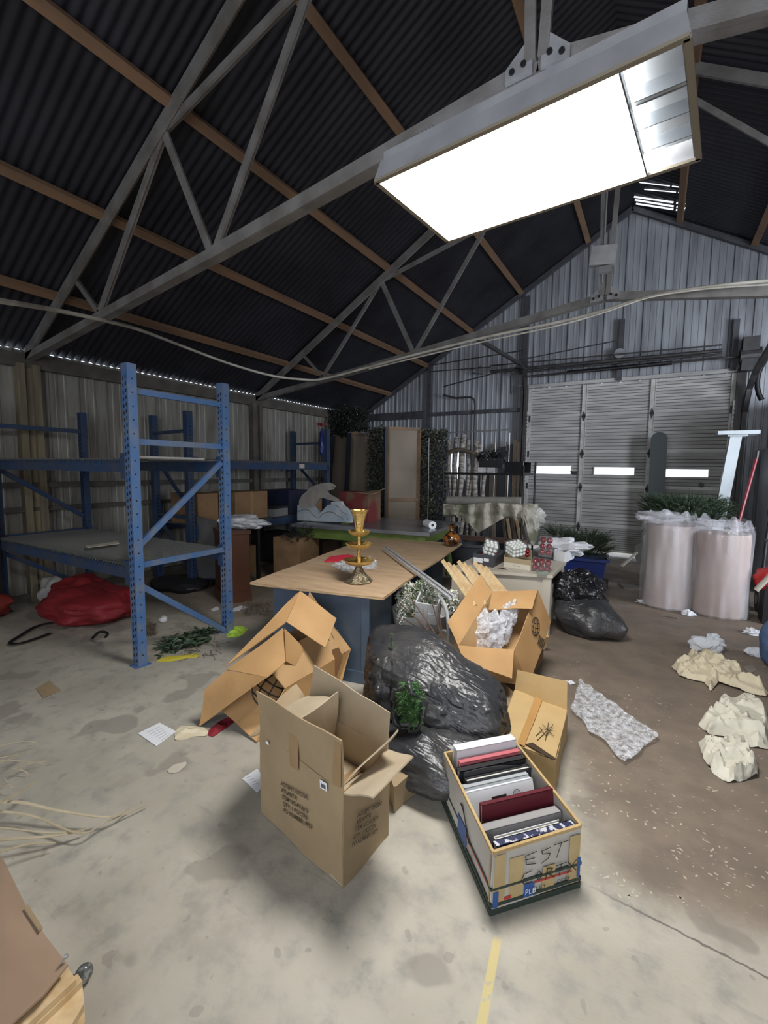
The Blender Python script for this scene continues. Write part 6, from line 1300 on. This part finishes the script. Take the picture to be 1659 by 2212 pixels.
# ================================================================ FLOOR LITTER
def sheet(pxs,mt,name,lab,cat='paper',h=0.004,step=0.012,seed=0,z=0.0,fs=8,dome=0):
    m=MB(); crumple(m,[Fz(*q,0) for q in pxs],h,step,seed,fs,dome=dome); o=m.build(name,mt,smooth=50); tag(o,lab,cat); return o
def flat(pxs,mt,name,lab,cat='paper',z=0.004):
    m=MB(); m.panel([Fz(*q,z) for q in pxs],0.0015); o=m.build(name,mt); tag(o,lab,cat); return o
T=thing('paper_sheet','white printed sheet on the floor left of the globe carton','paper',Fz(338,1585,0))
m=MB(); m.panel([Fz(*q,.004) for q in ((298,1584),(345,1561),(381,1580),(338,1612))],.0015); m.build('sheet',WHITE,T)
m=MB()
for i in range(6): a=Fz(318+i*6,1582+i*3.5,.006); b=Fz(345+i*4.5,1570+i*3.2,.006); m.bar(a,b,.0025,.0006)
m.build('printed_lines',mat('grey_ink',(0.35,0.35,0.4),0.7),T)
T=thing('paper_sheet','white printed sheet half under the tall tan carton','paper',Fz(545,1685,0))
m=MB(); m.panel([Fz(*q,.004) for q in ((523,1682),(556,1660),(575,1690),(556,1712))],.0015); m.build('sheet',WHITE,T)
m=MB()
for i in range(4): a=Fz(532+i*5,1680+i*5,.006); b=Fz(546+i*4,1676+i*5,.006); m.bar(a,b,.002,.0006)
m.build('printed_lines',mat('grey_ink',(0.35,0.35,0.4),0.7),T)
sheet(((377,1582),(392,1568),(440,1571),(452,1582),(445,1592),(415,1592),(398,1598),(378,1600)),KRAFT,'crumpled_paper','small crumpled tan paper beside the white sheet and the globe carton',h=.03,seed=2,fs=16)
sheet(((450,1580),(470,1562),(510,1543),(512,1556),(490,1573),(460,1593),(450,1590)),mat('dark_red_cloth',(0.22,0.01,0.02),0.8),'red_cloth','dark red cloth scrap under the globe carton','cloth',h=.04,seed=3,fs=16)
flat(((78,1487),(106,1471),(131,1492),(93,1508)),CBG,'cardboard_scrap','square cardboard scrap on the floor near the left edge','cardboard')
flat(((361,1664),(375,1652),(402,1645),(403,1652),(386,1668),(366,1670)),CREAM,'paper_scrap','small torn pale paper scrap in front of the crumpled tan paper')
sheet(((488,1370),(503,1356),(522,1352),(536,1360),(527,1370),(512,1378),(492,1378)),mat('lime_paper',(0.50,0.75,0.08),0.6),'lime_paper','bright lime green crumpled paper at the foot of the rack post',h=.03,seed=4,fs=16)
sheet(((338,1425),(360,1418),(395,1416),(430,1411),(428,1420),(395,1424),(368,1430),(340,1430)),mat('yellow_paper',(0.62,0.52,0.06),0.6),'yellow_paper','yellow paper strip under the fallen leaves',h=.012,seed=5)
flat(((495,1318),(520,1308),(540,1311),(525,1317),(500,1322)),WHITE,'paper_scrap','white scrap nearest the brown cabinet, right of the rack post')
flat(((455,1316),(470,1310),(475,1316),(460,1321)),WHITE,'paper_scrap','white scrap left of the rear rack post')
sheet(((342,1340),(352,1331),(362,1334),(360,1342),(348,1347)),WHITE,'tissue','small white tissue on the floor behind the nearest rack post',h=.05,seed=6,fs=20,step=.01)
m=MB(); 
for i in range(240):
    px=rnd(345,455); py=1405-(px-345)*0.28+rnd(-16,14); p=Fz(px,py,0)+V(0,0,rnd(.003,.06)*(1-abs(px-400)/80 if abs(px-400)<80 else .1)); d=rdir(); d.z*=.3; leaf(m,p,d,V(0,0,1)+rdir()*.4,rnd(.05,.10),rnd(.025,.045))
for i in range(10): a=Fz(rnd(350,450),rnd(1375,1415),.01); m.tube([a,a+V(rnd(-.2,.2),rnd(-.1,.1),.02)],.003,4)
tag(m.build('fallen_leaves',mat('dull_green_leaf',(0.07,0.11,0.06),0.6,0,(0.035,0.06,0.035),20),recalc=False),'dull green leafy branch lying on the floor by the nearest rack post','leafy branch')
DRY=mat('dry_moss',(0.15,0.12,0.09),0.9)
for (x0,x1,y0,y1,lab) in ((525,582,1305,1332,'clump of dry brown moss on the floor behind the globe carton'),(305,335,1352,1375,'small dry plant clump between the rack posts')):
    m=MB()
    for i in range(420):
        p=Fz(rnd(x0,x1),rnd(y0,y1),0)+V(0,0,rnd(0,.05)); d=rdir(); m.bar(p,p+d*rnd(.02,.05),.003,.003)
    for v in m.v: v.z=max(v.z,.001)
    tag(m.build('dry_moss',DRY),lab,'dry moss',None)
m=MB()
for i in range(90):
    a=Fz(rnd(385,475),rnd(1362,1420),.003); d=rdir(); d.z=0; m.bar(a,a+d*rnd(.02,.14),.003,.003)
tag(m.build('dry_stalks',DRY),'thin dry stalks strewn around the leafy branch','dry stalks',None,'stuff')
# right hand papers, fluff, bubble wrap
def mound(pxs,mt,name,lab,cat,h,seed,fs=7,step=.012,dome=.05,t=.002): 
    m=MB(); crumple(m,[Fz(*q,0) for q in pxs],h,step,seed,fs,dome=dome,t=t,ridge=1.3); o=m.build(name,mt,smooth=28); tag(o,lab,cat); return o
mound(((1450,1442),(1470,1432),(1490,1415),(1515,1410),(1545,1414),(1570,1428),(1590,1450),(1612,1474),(1645,1486),(1659,1500),(1655,1508),(1620,1500),(1575,1485),(1552,1478),(1535,1495),(1520,1476),(1500,1472),(1470,1464)),KRAFT,'packing_paper','long crumpled cream packing paper, the farthest of three','packing paper',.08,61,8,dome=.07,step=.009)
mound(((1508,1568),(1535,1545),(1552,1530),(1555,1510),(1575,1514),(1605,1503),(1630,1512),(1645,1540),(1659,1560),(1659,1620),(1615,1615),(1590,1600),(1560,1592),(1530,1588)),KRAFT2,'packing_paper','wide pale packing paper, the middle of three','packing paper',.075,62,8,dome=.07,step=.009)
mound(((1508,1606),(1540,1604),(1560,1612),(1575,1600),(1605,1600),(1620,1625),(1637,1660),(1636,1680),(1600,1690),(1570,1692),(1540,1672),(1518,1640)),KRAFT2,'packing_paper','tightly crumpled pale packing paper, the nearest of three','packing paper',.085,63,11,dome=.06,step=.008)
for pp,ax,lab,sd in ((Fz(1524,1392,.05),(.13,.08,.07),'larger lump of white stuffing on the right floor',3),(Fz(1631,1409,.03),(.07,.06,.04),'small lump of white stuffing near the right edge',4)):
    m=MB(); blob(m,pp,(V(ax[0],0,0),V(0,ax[1],0),V(0,0,ax[2])),50,34,.14,1.8,sd,wr=.012,floor=.002)
    if sd==3: blob(m,pp+V(0.06,0,.03),(V(.07,0,0),V(0,.06,0),V(0,0,.07)),30,20,.3,2.2,9,wr=.05)
    tag(m.build('stuffing',FLUFF,smooth=70),lab,'stuffing')
m=MB(); n=70
q4=[Fz(1230,1540,0),Fz(1352,1655,0),Fz(1423,1598,0),Fz(1252,1472,0)]
def bw(u,v):
    p=(q4[0]*(1-u)+q4[1]*u)*(1-v)+(q4[3]*(1-u)+q4[2]*u)*v; k=0.02+.028*abs(noise.noise(p*6))+.014*noise.noise(p*14); bb=0.004*(sin(p.x*330)*sin(p.y*330)); e=0.03*noise.noise(p*9+V(3,3,3))
    return V(p.x+e*(1 if u in(0,1) or v in (0,1) else .3),p.y+e*(1 if u in (0,1) or v in (0,1) else .3),max(.003,k+bb))
m.grid(bw,n,n); tag(m.build('bubble_wrap',BUB,smooth=25,recalc=False),'flat sheet of bubble wrap lying on the brown floor','bubble wrap')
k=0
for (x,y,s,lab) in ((1387,1302,.04,'white paper scrap left of the wrapped rolls'),(1486,1329,.05,'white paper scrap at the foot of the right wrapped roll'),(1627,1370,.05,'white crumpled scrap near the blue denim'),(1233,1477,.02,'tiny pale scrap above the bubble wrap sheet')):
    p=Fz(x,y,0); m=MB(); blob(m,p+V(0,0,s*.3),(V(s*1.2,0,0),V(0,s,0),V(0,0,s*.6)),16,12,.5,3,x,wr=.15,floor=.001); tag(m.build('paper_scrap',WHITE,smooth=30),lab,'paper')
flat(((1605,1440),(1625,1435),(1635,1448),(1618,1455)),mat('grey_scrap',(0.25,0.22,0.18),0.8),'paper_scrap','greyish flat scrap right of the farthest packing paper')
m=MB(); a=Fz(1425,1330,.006); b=Fz(1462,1336,.006); m.tube([a,a.lerp(b,.5)+V(0,.02,0),b],.006,5); tag(m.build('twig',DRY),'thin dark twig in front of the left wrapped roll','twig')
m=MB(); a=Fz(1365,1250,.01); b=Fz(1400,1290,.01); m.box((a+b)/2,(.45,.25,.02),rz=.3); tag(m.build('floor_grate',mat('grey_plate',(0.14,0.125,0.11),0.7)),'thin grey plate lying beside the left wrapped roll','plate')
m=MB()
for i in range(420):
    px=rnd(1190,1659); py=rnd(1400,1950)
    p=Fz(px,py,.0012)
    if noise.noise(p*1.6)<-.05: continue
    s=rnd(.0015,.007); a=rnd(0,pi); n_=6; m.add([p+V(cos(a)*s*1.6*cos(2*pi*k/n_)-sin(a)*s*.7*sin(2*pi*k/n_),sin(a)*s*1.6*cos(2*pi*k/n_)+cos(a)*s*.7*sin(2*pi*k/n_),0) for k in range(n_)],[tuple(range(n_))])
tag(m.build('paint_flecks',mat('fleck_cream',(0.52,0.46,0.36),0.8),recalc=False),'pale flecks scattered over the brown part of the floor','flecks',None,'stuff')
# wood piece by box C
m=MB(); a=Fz(1170,1400,.02); b=Fz(1186,1385,.12); m.bar(a,Fz(1178,1372,.16),.05,.04); tag(m.build('wood_block',PINE),'short pine offcut beside the tilted open carton','offcut')
# ================================================================ BOTTOM LEFT: cardboard sheet on planks, straw
T=thing('plank_crate','open crate of rough pine planks at the bottom left corner','crate',(-1.7,.45,0))
zk=0.12
def pl(pxs,z,nm,th=.02,mt_=PINE):
    m=MB(); P=[Fz(*q,z) for q in pxs]; m.panel(P,th); return m.build(nm,mt_,T)
pl(((115,2110),(146,2096),(165,2122),(60,2220),(20,2260),(-10,2240)),zk+.02,'plank')
pl(((48,2190),(168,2110),(178,2125),(70,2230),(40,2240)),zk,'plank')
pl(((80,2212),(178,2130),(182,2175),(150,2230),(60,2260)),zk-.02,'plank')
pl(((60,2230),(181,2150),(184,2212),(160,2290),(50,2300)),zk-.07,'plank')
T2=thing('cardboard_sheet','large smooth cardboard sheet leaning over the planks in the bottom left corner','cardboard',(-1.7,.5,0.1))
m=MB(); P=[Fz(-40,1790,.10),Fz(10,1862,.14),Fz(60,1965,.16),Fz(100,2025,.17),Fz(147,2085,.18),Fz(95,2150,.18),Fz(15,2222,.18),Fz(-60,2290,.17)]; m.panel(P,.006); m.build('sheet',mat('smooth_card',(0.36,0.25,0.17),0.6,0,(0.31,0.21,0.14),3,st=(1,3,1)),T2)
m=MB(); P=[Fz(60,1955,.165),Fz(92,2005,.175),Fz(86,2012,.18),Fz(52,1962,.17)]; m.panel(P,.004); m.build('torn_edge',CBG,T2)
m=MB(); m.tube([Fz(132,2078,.20),Fz(147,2062,.20)],.003,6); m.ball(Fz(143,2066,.20),.006,n=8,m=6); tag(m.build('metal_hook',GALV),'tiny shiny metal hook at the corner of the cardboard sheet','hook')
T=thing('glass_bulb','small clear glass bulb lying against the planks','bulb',Fz(180,2115,0)); p=Fz(181,2103,.03); m=MB(); m.ball(p,(.022,.026,.026),n=18,m=12); m.build('glass',mat('dark_glass',(0.10,0.11,0.11),0.05,0,(0.5,0.5,0.5),30,edge=(.45,.6),spec=.8),T,smooth=80)
m=MB(); m.tube([p+V(-.012,-.02,0),p+V(-.02,-.04,-.01)],.010,10); m.build('base',BLACK,T)
# raffia straw: separate blades
STR=mat('raffia',(0.55,0.47,0.33),0.7,0,(0.42,0.35,0.23),8)
blades=[(((-60,1762),(0,1735),(75,1690)),.022,.22,'stout pale straw stalk rising to the right'),(((-60,1735),(40,1733),(130,1752),(235,1765),(280,1745)),.018,.10,'long double-bent raffia blade with forked tip'),(((-60,1750),(60,1760),(170,1800),(225,1778),(318,1738)),.012,.06,'longest thin raffia blade reaching right'),
(((-60,1785),(20,1790),(120,1800),(190,1790)),.010,.08,'thin flat raffia blade below the forked one'),(((-60,1818),(30,1812),(115,1806),(180,1795)),.018,.08,'broad raffia blade near the cardboard sheet'),(((-60,1850),(0,1840),(60,1824),(118,1821)),.016,.12,'short broad raffia blade, the lowest'),
(((-60,1625),(0,1610),(50,1601),(80,1604)),.008,.12,'thin raffia blade, the uppermost'),(((-60,1665),(0,1648),(60,1622)),.008,.14,'thin straight raffia blade under the uppermost'),(((-60,1655),(20,1642),(95,1650)),.006,.10,'fine raffia blade curving right'),(((30,1662),(60,1650),(98,1645)),.006,.05,'short curled raffia blade'),(((28,1660),(50,1665),(62,1672)),.006,.03,'tiny raffia curl'),(((-40,1720),(0,1700),(20,1692)),.020,.15,'short thick raffia end at the left edge'),
(((-60,1640),(0,1636),(52,1628)),.005,.12,'hair-thin raffia blade'),(((10,1682),(25,1700),(31,1703)),.003,.05,'fine dark-tipped raffia thread')]
for k,(pp,w,z,lab) in enumerate(blades):
    S=smoothpts([Fz(x,y,z*(1-i/(len(pp)))+.01) for i,(x,y) in enumerate(pp)],5); m=MB()
    for i in range(len(S)-1):
        wi=w*(1-.75*i/len(S)); m.bar(S[i],S[i+1]+(S[i+1]-S[i])*.15,wi,.003)
    tag(m.build('raffia_blade',STR),lab+' at the left edge','raffia','dry raffia blades at the left edge')
